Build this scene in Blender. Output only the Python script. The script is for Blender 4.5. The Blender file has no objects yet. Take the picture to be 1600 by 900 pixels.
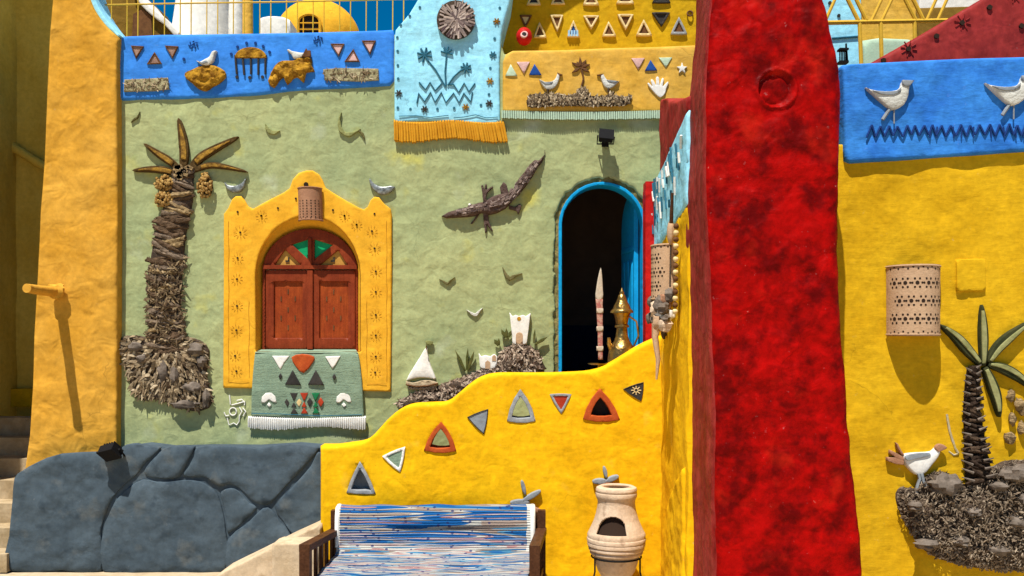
import bpy, bmesh, math, random
import numpy as np
from mathutils import Vector, Matrix, noise
from mathutils.geometry import delaunay_2d_cdt

# ------------------------------------------------------------------ camera, sky, sun, exposure
scene = bpy.context.scene
C = scene.collection
FOC = 1500.0          # focal length in photo pixels (photo is 1600 wide)
CZ = 2.3              # camera height
HOR = 530.0           # photo row of the horizon

cam_d = bpy.data.cameras.new("camera")
cam = bpy.data.objects.new("camera", cam_d)
C.objects.link(cam)
cam.location = (0, -10, CZ)
cam.rotation_euler = (math.radians(90), 0, 0)
cam_d.sensor_width = 36
cam_d.lens = FOC / 1600 * 36
cam_d.shift_y = (HOR - 450) / 1600
cam_d.clip_end = 3000
scene.camera = cam

SUN_DIR = Vector((0.42, 1.0, -2.45)).normalized()     # the way the light travels
world = bpy.data.worlds.new("World")
scene.world = world
world.use_nodes = True
wn = world.node_tree
bgn = wn.nodes["Background"]
sky = wn.nodes.new("ShaderNodeTexSky")
sky.sky_type = 'NISHITA'
sky.sun_disc = False
sky.sun_elevation = math.asin(-SUN_DIR.z)
sky.sun_rotation = math.atan2(-SUN_DIR.x, -SUN_DIR.y) % (2 * math.pi)
sky.altitude = 1500
sky.air_density = 1.0
sky.dust_density = 0.0
sky.ozone_density = 7.0
hsv = wn.nodes.new("ShaderNodeHueSaturation")      # deep, dry desert blue over the whole sky
hsv.inputs["Saturation"].default_value = 1.55
hsv.inputs["Hue"].default_value = 0.49
wn.links.new(sky.outputs[0], hsv.inputs["Color"])
wn.links.new(hsv.outputs[0], bgn.inputs[0])
bgn.inputs[1].default_value = 0.06

sun_d = bpy.data.lights.new("sun", 'SUN')
sun_d.energy = 5.0
sun_d.angle = math.radians(0.5)
sun_d.color = (1.0, 0.95, 0.87)
sun = bpy.data.objects.new("sun", sun_d)
C.objects.link(sun)
sun.rotation_euler = SUN_DIR.to_track_quat('-Z', 'Y').to_euler()
sun.location = (-4, -12, 14)

scene.view_settings.view_transform = 'Standard'
scene.view_settings.look = 'None'
scene.view_settings.gamma = 1
scene.view_settings.exposure = 0.58
scene.render.engine = 'CYCLES'
scene.cycles.max_bounces = 5
scene.cycles.diffuse_bounces = 3

# ------------------------------------------------------------------ materials
def M(name, c, c2=None, sc=3.0, lo=.35, hi=.65, rough=.85, bump=.35, fine=35, lump=.0, lsc=6,
      brush=None, bcol=.12, bbump=.3, island=None, spec=.07, metal=0, mott=.12, stains=(), coat=0):
    m = bpy.data.materials.new(name); m.use_nodes = True
    nt = m.node_tree; N = nt.nodes; L = nt.links
    bs = N["Principled BSDF"]
    bs.inputs["Roughness"].default_value = rough
    bs.inputs["Specular IOR Level"].default_value = spec
    bs.inputs["Metallic"].default_value = metal
    if coat:
        bs.inputs["Coat Weight"].default_value = coat; bs.inputs["Coat Roughness"].default_value = .3
    geo = N.new("ShaderNodeNewGeometry")
    pos = geo.outputs["Position"]
    def noi(scale, detail=4, r=.6, vec=pos, ridged=False, dist=0.):
        n = N.new("ShaderNodeTexNoise"); n.inputs["Scale"].default_value = scale
        if ridged: n.noise_type = 'RIDGED_MULTIFRACTAL'; n.normalize = True
        n.inputs["Distortion"].default_value = dist
        n.inputs["Detail"].default_value = detail; n.inputs["Roughness"].default_value = r
        L.new(vec, n.inputs["Vector"]); return n.outputs["Fac"]
    def rng(v, a, b, x=0., y=1.):
        n = N.new("ShaderNodeMapRange"); L.new(v, n.inputs[0])
        for i, q in enumerate((a, b, x, y)): n.inputs[1 + i].default_value = q
        return n.outputs[0]
    def mix(f, a, b, mode='MIX'):
        n = N.new("ShaderNodeMix"); n.data_type = 'RGBA'; n.blend_type = mode
        if isinstance(f, (int, float)): n.inputs[0].default_value = f
        else: L.new(f, n.inputs[0])
        for q, k in ((a, 6), (b, 7)):
            if isinstance(q, (tuple, list)): n.inputs[k].default_value = (*q[:3], 1)
            else: L.new(q, n.inputs[k])
        return n.outputs[2]
    col = tuple(c)
    if island:
        rp = N.new("ShaderNodeValToRGB"); cr = rp.color_ramp
        while len(cr.elements) < len(island): cr.elements.new(.5)
        for i, q in enumerate(island):
            cr.elements[i].position = i / max(1, len(island) - 1); cr.elements[i].color = (*q, 1)
        L.new(geo.outputs["Random Per Island"], rp.inputs[0]); col = rp.outputs[0]
    if c2: col = mix(rng(noi(sc, 4, .65), lo, hi), col, c2)
    for (sc_, ss, a, b) in stains: col = mix(rng(noi(ss, 3, .5), a, b), col, sc_)
    def gray(v):
        cb = N.new("ShaderNodeCombineXYZ")
        for i in range(3): L.new(v, cb.inputs[i])
        return cb.outputs[0]
    def mul(a, b):
        n = N.new("ShaderNodeMath"); n.operation = 'MULTIPLY'
        for i, q in enumerate((a, b)):
            if isinstance(q, (int, float)): n.inputs[i].default_value = q
            else: L.new(q, n.inputs[i])
        return n.outputs[0]
    crack = None
    if lump:                                   # hand-worked plaster: grime runs, scuffs, pits, hairline cracks
        mp = N.new("ShaderNodeMapping"); L.new(pos, mp.inputs[0]); mp.inputs["Scale"].default_value = (5, 5, .7)
        col = mix(1.0, col, gray(rng(noi(1.0, 4, .6, mp.outputs[0]), .3, .7, .92, 1.07)), 'MULTIPLY')
        col = mix(mul(rng(noi(16, 4, .75), .66, .76), .30), col, tuple(min(.8, q * .55 + .26) for q in c))
        col = mix(mul(rng(noi(60, 2, .6), .70, .76), .45), col, tuple(q * .35 for q in c))
        nv = N.new("ShaderNodeTexNoise"); nv.inputs["Scale"].default_value = 3.; nv.inputs["Detail"].default_value = 3; L.new(pos, nv.inputs["Vector"])
        ad = N.new("ShaderNodeVectorMath"); ad.operation = 'MULTIPLY_ADD'; L.new(nv.outputs["Color"], ad.inputs[0]); ad.inputs[1].default_value = (.5, .5, .5); L.new(pos, ad.inputs[2])
        vo = N.new("ShaderNodeTexVoronoi"); vo.feature = 'DISTANCE_TO_EDGE'; vo.inputs["Scale"].default_value = 1.1; L.new(ad.outputs[0], vo.inputs["Vector"])
        crack = mul(rng(vo.outputs["Distance"], .0, .006, 1., 0.), rng(noi(1.3, 1), .56, .66))
        col = mix(mul(crack, .5), col, tuple(q * .3 for q in c))
    bh = None
    if brush:
        mp = N.new("ShaderNodeMapping"); L.new(pos, mp.inputs[0]); mp.inputs["Scale"].default_value = brush
        bh = noi(1.0, 3, .6, mp.outputs[0])
        g = rng(bh, .3, .7, 1 - bcol, 1 + bcol)
        cb = N.new("ShaderNodeCombineXYZ")
        for i in range(3): L.new(g, cb.inputs[i])
        col = mix(1.0, col, cb.outputs[0], 'MULTIPLY')
    if mott:
        g = rng(noi(fine * .6, 4, .7), .3, .7, 1 - mott, 1 + mott)
        cb = N.new("ShaderNodeCombineXYZ")
        for i in range(3): L.new(g, cb.inputs[i])
        col = mix(1.0, col, cb.outputs[0], 'MULTIPLY')
    if isinstance(col, tuple): bs.inputs["Base Color"].default_value = (*col, 1)
    else: L.new(col, bs.inputs["Base Color"])
    prev = None
    def bmp(h, st, dist):
        nonlocal prev
        b = N.new("ShaderNodeBump"); b.inputs["Strength"].default_value = st; b.inputs["Distance"].default_value = dist
        L.new(h, b.inputs["Height"])
        if prev is not None: L.new(prev, b.inputs["Normal"])
        prev = b.outputs[0]
    if lump:
        bmp(noi(lsc, 2, .45, dist=.5), min(1., lump * 1.45), .08)
        bmp(noi(lsc * .75, 3, .55, ridged=True, dist=.8), min(.6, lump * .8), .03)
    if brush and bbump: bmp(bh, bbump * .5, .02)
    if bump and lump:
        gate = rng(noi(2.1, 1), .40, .66, .15, 1.)
        bmp(mul(noi(fine, 4, .7), gate), bump * .75, .02)
    elif bump: bmp(noi(fine, 3, .65), bump, .02)
    if prev is not None: L.new(prev, bs.inputs["Normal"])
    return m

# ------------------------------------------------------------------ object helpers
def W(px, py, D):
    """the point at depth D (metres in front of the camera) that shows at photo pixel px, py"""
    return Vector(((px - 800) * D / FOC, D - 10, CZ + (HOR - py) * D / FOC))

def tag(o, label=None, cat=None, group=None, kind=None):
    if label: o["label"] = label
    if cat: o["category"] = cat
    if group: o["group"] = group
    if kind: o["kind"] = kind
    return o

def thing(name, loc, label, cat, group=None):
    o = bpy.data.objects.new(name, None); C.objects.link(o)
    o.empty_display_size = .1
    o.location = loc
    return tag(o, label, cat, group)

def wloc(o):
    v = Vector((0, 0, 0))
    while o is not None:
        v += o.location; o = o.parent
    return v

def obj(name, vs, fs, mat, parent=None, smooth=True, sharp=40, origin=None):
    """one mesh object out of world-space points"""
    vs = np.asarray(vs, dtype=float).reshape(-1, 3)
    if parent is not None: off = np.array(wloc(parent)); loc = (0, 0, 0)
    else:
        lo, hi = vs.min(0), vs.max(0)
        off = np.array(origin) if origin is not None else np.array([(lo[0] + hi[0]) / 2, (lo[1] + hi[1]) / 2, lo[2]])
        loc = off
    me = bpy.data.meshes.new(name)
    me.from_pydata((vs - off).tolist(), [], [tuple(int(i) for i in f) for f in fs])
    if smooth:
        me.shade_smooth()
        if sharp: me.set_sharp_from_angle(angle=math.radians(sharp))
    o = bpy.data.objects.new(name, me); C.objects.link(o)
    o.location = loc
    if parent is not None: o.parent = parent
    if mat is not None: me.materials.append(mat)
    return o

class MB:
    """collects shapes of ONE part, then builds one mesh"""
    def __init__(s): s.v = []; s.f = []
    def add(s, v, f):
        k = len(s.v); s.v += [tuple(p) for p in v]; s.f += [tuple(i + k for i in q) for q in f]; return s
    def box(s, c, h, R=None):
        c = Vector(c); v = []
        for z in (-1, 1):
            for x, y in ((-1, -1), (1, -1), (1, 1), (-1, 1)):
                p = Vector((x * h[0], y * h[1], z * h[2]))
                if R is not None: p = R @ p
                v.append(c + p)
        return s.add(v, [(3, 2, 1, 0), (4, 5, 6, 7), (0, 1, 5, 4), (1, 2, 6, 5), (2, 3, 7, 6), (3, 0, 4, 7)])
    def tube(s, pts, rad, n=8, cap=True):
        pts = [Vector(p) for p in pts]
        if not hasattr(rad, '__len__'): rad = [rad] * len(pts)
        v = []; f = []; up = None
        for i, p in enumerate(pts):
            t = (pts[min(i + 1, len(pts) - 1)] - pts[max(i - 1, 0)]).normalized()
            if up is None: up = t.orthogonal().normalized()
            up = (up - t * up.dot(t)); up = up.normalized() if up.length > 1e-6 else t.orthogonal().normalized()
            b = t.cross(up)
            for k in range(n):
                a = 2 * math.pi * k / n
                v.append(p + (up * math.cos(a) + b * math.sin(a)) * rad[i])
        for i in range(len(pts) - 1):
            for k in range(n):
                f.append((i * n + k, i * n + (k + 1) % n, (i + 1) * n + (k + 1) % n, (i + 1) * n + k))
        if cap:
            f.append(tuple(reversed(range(n)))); f.append(tuple((len(pts) - 1) * n + k for k in range(n)))
        return s.add(v, f)
    def ball(s, c, r, nu=10, nv=7, jit=0, seed=0):
        c = Vector(c); r = Vector(r) if hasattr(r, '__len__') else Vector((r, r, r)); v = []; f = []
        for j in range(nv + 1):
            th = math.pi * j / nv
            for i in range(nu):
                ph = 2 * math.pi * i / nu
                d = Vector((math.sin(th) * math.cos(ph), math.sin(th) * math.sin(ph), math.cos(th)))
                k = 1 + (jit * noise.noise(d * 2.2 + Vector((seed * 7.3, seed, 0))) if jit else 0)
                v.append(c + Vector((d.x * r.x, d.y * r.y, d.z * r.z)) * k)
        for j in range(nv):
            for i in range(nu):
                f.append((j * nu + i, (j + 1) * nu + i, (j + 1) * nu + (i + 1) % nu, j * nu + (i + 1) % nu))
        return s.add(v, f)
    def build(s, name, mat, parent=None, smooth=True, sharp=40): return obj(name, s.v, s.f, mat, parent, smooth, sharp)

def lathe(name, prof, c, mat, parent=None, n=48, skip=None, ang0=0):
    """prof = [(radius, z)]; skip(angle, z) drops faces"""
    c = Vector(c); v = []; f = []
    for r, z in prof:
        for k in range(n):
            a = ang0 + 2 * math.pi * k / n
            v.append((c.x + r * math.cos(a), c.y + r * math.sin(a), c.z + z))
    for i in range(len(prof) - 1):
        for k in range(n):
            if skip and skip(ang0 + 2 * math.pi * (k + .5) / n, (prof[i][1] + prof[i + 1][1]) / 2): continue
            f.append((i * n + k, i * n + (k + 1) % n, (i + 1) * n + (k + 1) % n, (i + 1) * n + k))
    return obj(name, v, f, mat, parent)

# ---- plates: any outline, with depth, rounded rim, hand-made unevenness
def resample(pts, s, closed=True):
    out = []; n = len(pts)
    for i in range(n if closed else n - 1):
        a = np.array(pts[i], float); b = np.array(pts[(i + 1) % n], float)
        k = max(1, int(math.ceil(np.linalg.norm(b - a) / s)))
        for j in range(k): out.append(tuple(a + (b - a) * j / k))
    if not closed: out.append(tuple(pts[-1]))
    return out

def cr(pts, n=4, closed=True):
    """smooth curve through the points"""
    out = []; m = len(pts); P = [np.array(p, float) for p in pts]
    for i in range(m if closed else m - 1):
        if closed: p0, p1, p2, p3 = P[i - 1], P[i], P[(i + 1) % m], P[(i + 2) % m]
        else: p0, p1, p2, p3 = P[max(i - 1, 0)], P[i], P[i + 1], P[min(i + 2, m - 1)]
        for j in range(n):
            t = j / n
            out.append(tuple(.5 * (2 * p1 + (p2 - p0) * t + (2 * p0 - 5 * p1 + 4 * p2 - p3) * t * t + (3 * p1 - p0 - 3 * p2 + p3) * t ** 3)))
    if not closed: out.append(tuple(P[-1]))
    return out

def area(p):
    p = np.asarray(p); q = np.roll(p, -1, 0)
    return .5 * float(np.sum(p[:, 0] * q[:, 1] - q[:, 0] * p[:, 1]))

def segd(P, A, B):
    out = np.full(len(P), 1e9); d = B - A; l2 = np.maximum((d ** 2).sum(1), 1e-14)
    for i in range(0, len(P), 2000):
        p = P[i:i + 2000, None, :]
        t = np.clip(((p - A) * d).sum(2) / l2, 0, 1)
        q = p - (A + t[..., None] * d)
        out[i:i + 2000] = np.sqrt((q ** 2).sum(2)).min(1)
    return out

def inside(P, A, B):
    out = np.zeros(len(P), bool)
    for i in range(0, len(P), 2000):
        x = P[i:i + 2000, 0][:, None]; y = P[i:i + 2000, 1][:, None]
        c = (A[:, 1] > y) != (B[:, 1] > y)
        dy = np.where(np.abs(B[:, 1] - A[:, 1]) < 1e-12, 1e-12, B[:, 1] - A[:, 1])
        xi = A[:, 0] + (y - A[:, 1]) * (B[:, 0] - A[:, 0]) / dy
        out[i:i + 2000] = ((c & (x < xi)).sum(1) % 2).astype(bool)
    return out

def front(D): return lambda a, b, h: (a, D - 10 - h, b)
def side(X): return lambda a, b, h: (X - h, -a, b)      # a plane that faces -X

RNG = np.random.default_rng(7)
def plate(name, loops, frame, th, mat, parent=None, r=.01, s=.05, amp=0., freq=4., bulge=0., bR=None, back=False, sharp=50, hf=None, so=0):
    """loops: outline then holes, in metres in the plane"""
    L = []
    for i, lp in enumerate(loops):
        lp = [tuple(p) for p in lp]
        a = area(lp)
        if (a < 0) == (i == 0): lp = lp[::-1]
        L.append(resample(lp, s))
    A = np.array([p for lp in L for p in lp]); B = np.array([lp[(i + 1) % len(lp)] for lp in L for i in range(len(lp))])
    cand = []
    if r > 0:
        for lp in L:
            q = np.array(lp); t = np.roll(q, -1, 0) - np.roll(q, 1, 0)
            nrm = np.stack([-t[:, 1], t[:, 0]], 1); nrm /= np.maximum(np.linalg.norm(nrm, axis=1, keepdims=True), 1e-9)
            for k in (.25, .6, 1.1):
                pp = q + nrm * r * k
                ok = inside(pp, A, B); pp = pp[ok]
                if len(pp): cand.append(pp[segd(pp, A, B) > r * k * .85])
    lo = A.min(0); hi = A.max(0)
    gx = np.arange(lo[0] + s / 2, hi[0], s); gy = np.arange(lo[1] + s / 2, hi[1], s)
    if len(gx) and len(gy):
        g = np.stack(np.meshgrid(gx, gy), -1).reshape(-1, 2); g += RNG.uniform(-.2, .2, g.shape) * s
        g = g[inside(g, A, B)]
        if len(g): cand.append(g[segd(g, A, B) > max(r * 1.35, s * .45)])
    cand = np.concatenate(cand) if cand else np.zeros((0, 2))
    V = [Vector(p) for p in A] + [Vector(p) for p in cand]
    E = []; k = 0
    for lp in L:
        n = len(lp); E += [(k + i, k + (i + 1) % n) for i in range(n)]; k += n
    res = delaunay_2d_cdt(V, E, [], 0, 1e-6)
    v2 = np.array([tuple(p) for p in res[0]]); F = np.array([f for f in res[2] if len(f) == 3], int)
    F = F[inside(v2[F].mean(1), A, B)]
    d = segd(v2, A, B)
    h = np.zeros(len(v2))
    if r > 0:
        q = np.clip(1 - d / r, 0, 1); h -= r * (1 - np.sqrt(np.maximum(0, 1 - q * q)))
    if bulge: h += bulge * np.sqrt(np.clip(d / (bR or max(d.max(), 1e-6)), 0, 1))
    if amp:
        fade = np.clip(d / max(r, 1e-3), .15, 1)
        nz = np.array([noise.noise(Vector((p[0] * freq, so, p[1] * freq))) + .5 * noise.noise(Vector((p[0] * freq * 2.7, 5 + so, p[1] * freq * 2.7))) for p in v2])
        h += amp * nz * fade
    if hf is not None: h += np.array([hf(p[0], p[1]) for p in v2])
    vs = [frame(p[0], p[1], hh) for p, hh in zip(v2, h)]
    tri = [(f[0], f[1], f[2]) if np.cross(v2[f[1]] - v2[f[0]], v2[f[2]] - v2[f[0]]) > 0 else (f[0], f[2], f[1]) for f in F]
    cnt = {}
    for f in tri:
        for i in range(3):
            e = (f[i], f[(i + 1) % 3]); cnt[e] = 1
    bd = [e for e in cnt if (e[1], e[0]) not in cnt]
    bi = {}
    for e in bd:
        for q in e:
            if q not in bi:
                bi[q] = len(vs); vs.append(frame(v2[q][0], v2[q][1], -th))
    fs = list(tri) + [(e[1], e[0], bi[e[0]], bi[e[1]]) for e in bd]
    if back:
        k = len(vs); m = {}
        for f in tri:
            for q in f:
                if q in bi: m[q] = bi[q]
                elif q not in m: m[q] = len(vs); vs.append(frame(v2[q][0], v2[q][1], -th))
        fs += [(m[f[0]], m[f[2]], m[f[1]]) for f in tri]
    return obj(name, vs, fs, mat, parent, True, sharp)

def px2(pts, D): return [((x - 800) * D / FOC, CZ + (HOR - y) * D / FOC) for x, y in pts]
def pl(name, pts, D, th, mat, parent=None, holes=(), **k):
    """a plate facing the camera side, outline traced at depth D"""
    return plate(name, [px2(pts, D)] + [px2(h, D) for h in holes], front(D), th, mat, parent, **k)

def stroke_px(mb, pts, D, w, n=6):
    """engraved or painted line: a flattened tube"""
    mb.tube([W(x, y, D) for x, y in pts], w, n); return mb

def disc_px(mb, x, y, D, rp, th=.006, n=12, jit=0.):
    c = W(x, y, D); r = rp * D / FOC; v = [(c.x, c.y, c.z)]; f = []
    for k in range(n):
        a = 2 * math.pi * k / n; q = r * (1 + jit * math.sin(k * 2.4 + x)); v.append((c.x + q * math.cos(a), c.y, c.z + q * math.sin(a)))
    for k in range(n):
        v.append((v[1 + k][0], c.y + th, v[1 + k][2]))
    for k in range(n):
        k2 = (k + 1) % n
        f.append((0, 1 + k, 1 + k2)); f.append((1 + k2, 1 + k, 1 + n + k, 1 + n + k2))
    mb.add(v, f); return mb

def chips(mb, poly, D, n, ln, wd, rnd, depth=.06, ang=None, lift=.03, D2=None, tk=.5):
    """many small bark chips lying over an outline (photo pixels at depth D)"""
    q = np.array(poly, float); lo = q.min(0); hi = q.max(0); A = q; B = np.roll(q, -1, 0); k = 0; tries = 0
    while k < n and tries < n * 40:
        tries += 1
        p = np.array([[rnd.uniform(lo[0], hi[0]), rnd.uniform(lo[1], hi[1])]])
        if not inside(p, A, B)[0]: continue
        d = segd(p, A, B)[0]
        x, y = p[0]; k += 1
        dd = depth * min(1, d / 22.)
        c = W(x, y, D) + Vector((0, -dd * rnd.uniform(.5, 1.05), 0))
        a = ang(x, y) if ang else rnd.uniform(0, math.pi)
        R = Matrix.Rotation(-a, 3, 'Y') @ Matrix.Rotation(rnd.uniform(-.6, .6), 3, 'X') @ Matrix.Rotation(rnd.uniform(-.5, .5), 3, 'Z')
        l = rnd.uniform(*ln); w = rnd.uniform(*wd)
        v = [R @ Vector(t) + c for t in ((-l, 0, -w * .6), (-l * .2, -w * tk, -w), (l, 0, -w * .3), (l, 0, w * .3), (-l * .1, -w * tk * 1.2, w), (-l, 0, w * .6), (0, w * .8, 0))]
        mb.add(v, [(0, 1, 4, 5), (1, 2, 3, 4), (0, 6, 1), (1, 6, 2), (2, 6, 3), (3, 6, 4), (4, 6, 5), (5, 6, 0)])
    return mb
# ------------------------------------------------------------------ paints and clays
m_green = M("sage_plaster", (.375, .40, .185), (.285, .335, .165), sc=.9, bump=0.17, fine=38, lump=.15, lsc=7, brush=(3, 3, 9), bcol=.07, bbump=.35,
            stains=(((.44, .42, .10), 2.3, .60, .74), ((.42, .47, .33), 1.9, .62, .78), ((.30, .42, .08), 1.1, .70, .76)))
m_orange = M("ochre_plaster", (.61, .325, .046), (.55, .27, .026), sc=1.5, bump=0.14, fine=30, lump=0.27, lsc=5, brush=(3, 3, 10), bcol=.06, bbump=.3)
m_surround = M("marigold_plaster", (.76, .40, .03), (.71, .35, .022), sc=3, bump=0.12, fine=40, lump=0.09, brush=(3, 3, 14), bcol=.05, bbump=.2)
m_yellow = M("yellow_paint", (.80, .455, .006), (.74, .395, .004), sc=2.2, bump=0.12, fine=34, lump=0.16, lsc=5, brush=(7, 7, 26), bcol=.04, bbump=.2,
             stains=(((.80, .50, .05), 2.7, .64, .8),))
m_yellow2 = M("mustard_paint", (.52, .32, .008), (.47, .265, .006), sc=2.2, bump=0.12, fine=34, lump=0.14, brush=(8, 8, 26), bcol=.06, bbump=.25)
m_yellow3 = M("warm_yellow_paint", (.64, .385, .075), (.60, .33, .04), sc=2.2, bump=0.11, fine=34, lump=0.14, brush=(4, 4, 18), bcol=.06, bbump=.3)
m_yellow_r = M("golden_paint", (.61, .365, .010), (.54, .305, .006), sc=1.8, bump=0.15, fine=36, lump=0.16, lsc=5, brush=(9, 9, 34), bcol=.05, bbump=.28,
               stains=(((.52, .33, .03), 2.0, .66, .8),))
m_blue = M("blue_paint", (.045, .24, .72), (.035, .19, .62), sc=2.5, bump=0.11, fine=36, lump=0.14, brush=(7, 7, 26), bcol=.06, bbump=.25, rough=.7)
m_blue_r = M("blue_brushed_paint", (.04, .22, .64), (.022, .14, .50), sc=4, bump=0.11, fine=40, lump=0.14, brush=(10, 10, 30), bcol=.10, bbump=.45, rough=.65)
m_cyan = M("pale_blue_paint", (.33, .70, .84), (.28, .64, .80), sc=3, bump=0.11, fine=36, lump=0.14, brush=(5, 5, 20), bcol=.05, bbump=.3)
m_red = M("red_gloss_paint", (.34, .0018, .001), (.11, .001, .0008), sc=4.5, lo=.42, hi=.64, bump=.3, fine=28, lump=.2, lsc=7, brush=(11, 11, 7), bcol=.14, bbump=.4, rough=.5, spec=.05,
          stains=(((.44, .012, .004), 3.1, .60, .78), ((.12, .001, .001), 4.5, .56, .80), ((.45, .12, .09), 21, .74, .78)))  # bright red patches paint in light caught on ridges; darker blotches are paint tone
m_red2 = M("brick_red_paint", (.30, .03, .025), (.22, .02, .02), sc=5, bump=0.17, fine=30, lump=0.18, brush=(9, 9, 4), bcol=.22, bbump=.4, rough=.6)
m_redw = M("dusty_red_paint", (.32, .035, .03), (.22, .012, .010), sc=5, bump=0.17, fine=30, lump=0.18, brush=(12, 12, 4), bcol=.25, bbump=.4, rough=.6)
m_brightred = M("bright_red_paint", (.50, .015, .012), (.42, .01, .01), sc=5, bump=.25, fine=26, lump=0.18, rough=.5)
m_grey = M("slate_paint", (.069, .095, .116), (.050, .071, .089), sc=2.6, bump=.35, fine=32, lump=.14, lsc=5, brush=(4, 4, 7), bcol=.1, bbump=.35,
           stains=(((.10, .115, .12), 4.2, .58, .72), ((.03, .045, .06), 5.0, .62, .76),))
m_beige = M("sandy_render", (.55, .43, .29), (.46, .35, .22), sc=4, bump=.4, fine=45, lump=0.14, stains=(((.35, .25, .15), 6, .62, .74),))
m_ground = M("dusty_ground", (.50, .40, .27), (.42, .32, .2), sc=1.2, bump=0.33, fine=30, lump=0.18)
m_steps = M("worn_step_stone", (.42, .33, .21), (.30, .22, .12), sc=5, bump=0.28, fine=35, lump=0.18)
m_alley = M("olive_ochre_wall", (.62, .45, .085), (.54, .36, .05), sc=1.4, bump=0.14, fine=30, lump=0.14)
m_white = M("white_clay", (.78, .77, .72), (.70, .68, .62), sc=8, bump=0.11, fine=40)
m_whitewash = M("whitewash", (.74, .73, .68), (.68, .66, .60), sc=2, bump=.2, fine=20, lump=0.09)
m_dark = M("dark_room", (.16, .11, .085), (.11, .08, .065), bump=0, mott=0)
m_darkhole = M("hole_shade", (.03, .018, .012), bump=0, mott=0)  # near-black colour paints the shade inside holes and openings
m_iron = M("black_iron", (.009, .009, .01), bump=.1, rough=.8, spec=.1)
m_blacktile = M("black_tile", (.03, .028, .026), (.05, .045, .04), bump=.2, rough=.6)
m_wood = M("dark_wood", (.085, .035, .016), (.05, .02, .01), sc=6, bump=0.11, fine=40, brush=(40, 8, 40), bcol=.3, bbump=.4, rough=.5)
m_shutter = M("red_brown_shutter_paint", (.23, .042, .014), (.17, .028, .010), sc=5, bump=.12, fine=50, brush=(50, 50, 5), bcol=.15, bbump=.25, rough=.45)
m_shutter2 = M("red_panel_paint", (.29, .055, .012), (.23, .038, .010), sc=5, bump=.12, fine=50, brush=(60, 60, 5), bcol=.18, bbump=.25, rough=.45)
m_doorblue = M("door_blue_paint", (.008, .33, .66), (.006, .27, .58), sc=4, bump=0.04, fine=40, rough=.45)
m_clay = M("buff_clay", (.50, .335, .205), (.44, .285, .17), sc=10, bump=.2, fine=60, rough=.8)
m_terra = M("brown_clay", (.36, .19, .11), (.3, .15, .085), sc=10, bump=.2, fine=60)
m_potclay = M("cream_clay", (.60, .46, .325), (.50, .36, .24), sc=6, bump=.25, fine=50, rough=.8, stains=(((.34, .23, .15), 9, .62, .74),))
m_sage = M("rug_green", (.225, .31, .215), (.19, .27, .19), sc=6, bump=.3, fine=60, brush=(6, 6, 60), bcol=.08, bbump=.4)
m_brass = M("old_brass", (.42, .27, .08), (.20, .12, .04), sc=14, bump=.25, fine=50, lump=0.09, lsc=20, rough=.32, metal=.9)
m_rail = M("yellow_rail_paint", (.62, .38, .04), bump=0, rough=.5)
m_teal = M("teal_line", (.03, .13, .19), bump=0, mott=.2)
m_brownline = M("brown_line", (.20, .09, .012), bump=0, mott=.2)
m_scratch = M("scratched_ochre", (.42, .19, .02), bump=0, mott=.1)
m_chalk = M("chalky_white_clay", (.64, .64, .58), (.42, .42, .38), sc=9, lo=.4, hi=.68, bump=.5, fine=30)
m_navyline = M("navy_line", (.012, .04, .17), bump=0, mott=.2)
m_bark = M("palm_bark", (.1, .06, .04), bump=.5, fine=60, brush=(60, 60, 14), bcol=.35, bbump=.6, rough=.85,
           island=[(.04, .026, .016), (.12, .08, .045), (.24, .17, .09), (.07, .048, .03), (.34, .25, .14), (.06, .042, .028)])
m_straw = M("straw_chips", (.2, .15, .1), bump=.5, fine=60, island=[(.06, .038, .022), (.36, .27, .16), (.17, .115, .065), (.50, .40, .26), (.09, .06, .036), (.38, .29, .17)])
m_straw_d = M("dark_straw", (.05, .035, .025), (.1, .07, .05), sc=20, bump=.7, fine=50)  # dark straw tone for backings, cords and small parts
m_frond = M("dry_frond", (.34, .19, .03), (.16, .085, .02), sc=14, lo=.4, hi=.6, bump=.4, fine=50, island=None)
m_frond_dark = M("frond_edge", (.06, .035, .012), (.10, .06, .02), sc=20, bump=.4, fine=50)
m_fruit = M("date_clump", (.3, .17, .05), bump=.4, fine=60, island=[(.34, .20, .05), (.20, .105, .03), (.42, .27, .09), (.26, .14, .04)])
m_agave = M("agave_leaf", (.29, .285, .125), (.20, .205, .08), sc=9, bump=0.11, fine=40)
m_agave_d = M("agave_edge_shade", (.025, .03, .012), (.05, .05, .02), sc=9, bump=0.11, fine=40)  # leaf edges darkened to paint in their shading
m_rockgold = M("gold_rock", (.42, .22, .02), (.20, .09, .01), sc=12, lo=.42, hi=.6, bump=.6, fine=25, lump=0.23, lsc=16)
m_rockgrey = M("grey_pebble", (.19, .155, .125), (.10, .08, .062), sc=14, bump=0.33, fine=40)
m_croc = M("crocodile_scale", (.09, .055, .045), bump=.5, fine=60, island=[(.04, .025, .022), (.15, .105, .085), (.36, .28, .24), (.06, .04, .035), (.22, .16, .14)])
m_crocb = M("crocodile_body", (.07, .042, .034), (.12, .08, .065), sc=25, bump=.6, fine=60)
m_silver = M("silver_crescent", (.34, .37, .36), (.10, .10, .09), sc=22, bump=0.17, fine=40, rough=.35, metal=.4)
m_greyclay = M("grey_leaf_clay", (.26, .29, .31), (.20, .22, .24), sc=10, bump=0.17, fine=40)
m_fr_red = M("red_orange_frame", (.44, .085, .02), (.36, .06, .015), sc=10, bump=0.14, fine=40)
m_fr_grey = M("grey_frame", (.30, .32, .33), (.22, .23, .24), sc=10, bump=0.17, fine=40)
m_fr_cream = M("cream_frame", (.70, .56, .30), (.6, .45, .2), sc=10, bump=0.14, fine=40)
m_brownfill = M("brown_tile", (.16, .075, .03), (.1, .045, .02), sc=10, bump=0.14, fine=40)
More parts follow.
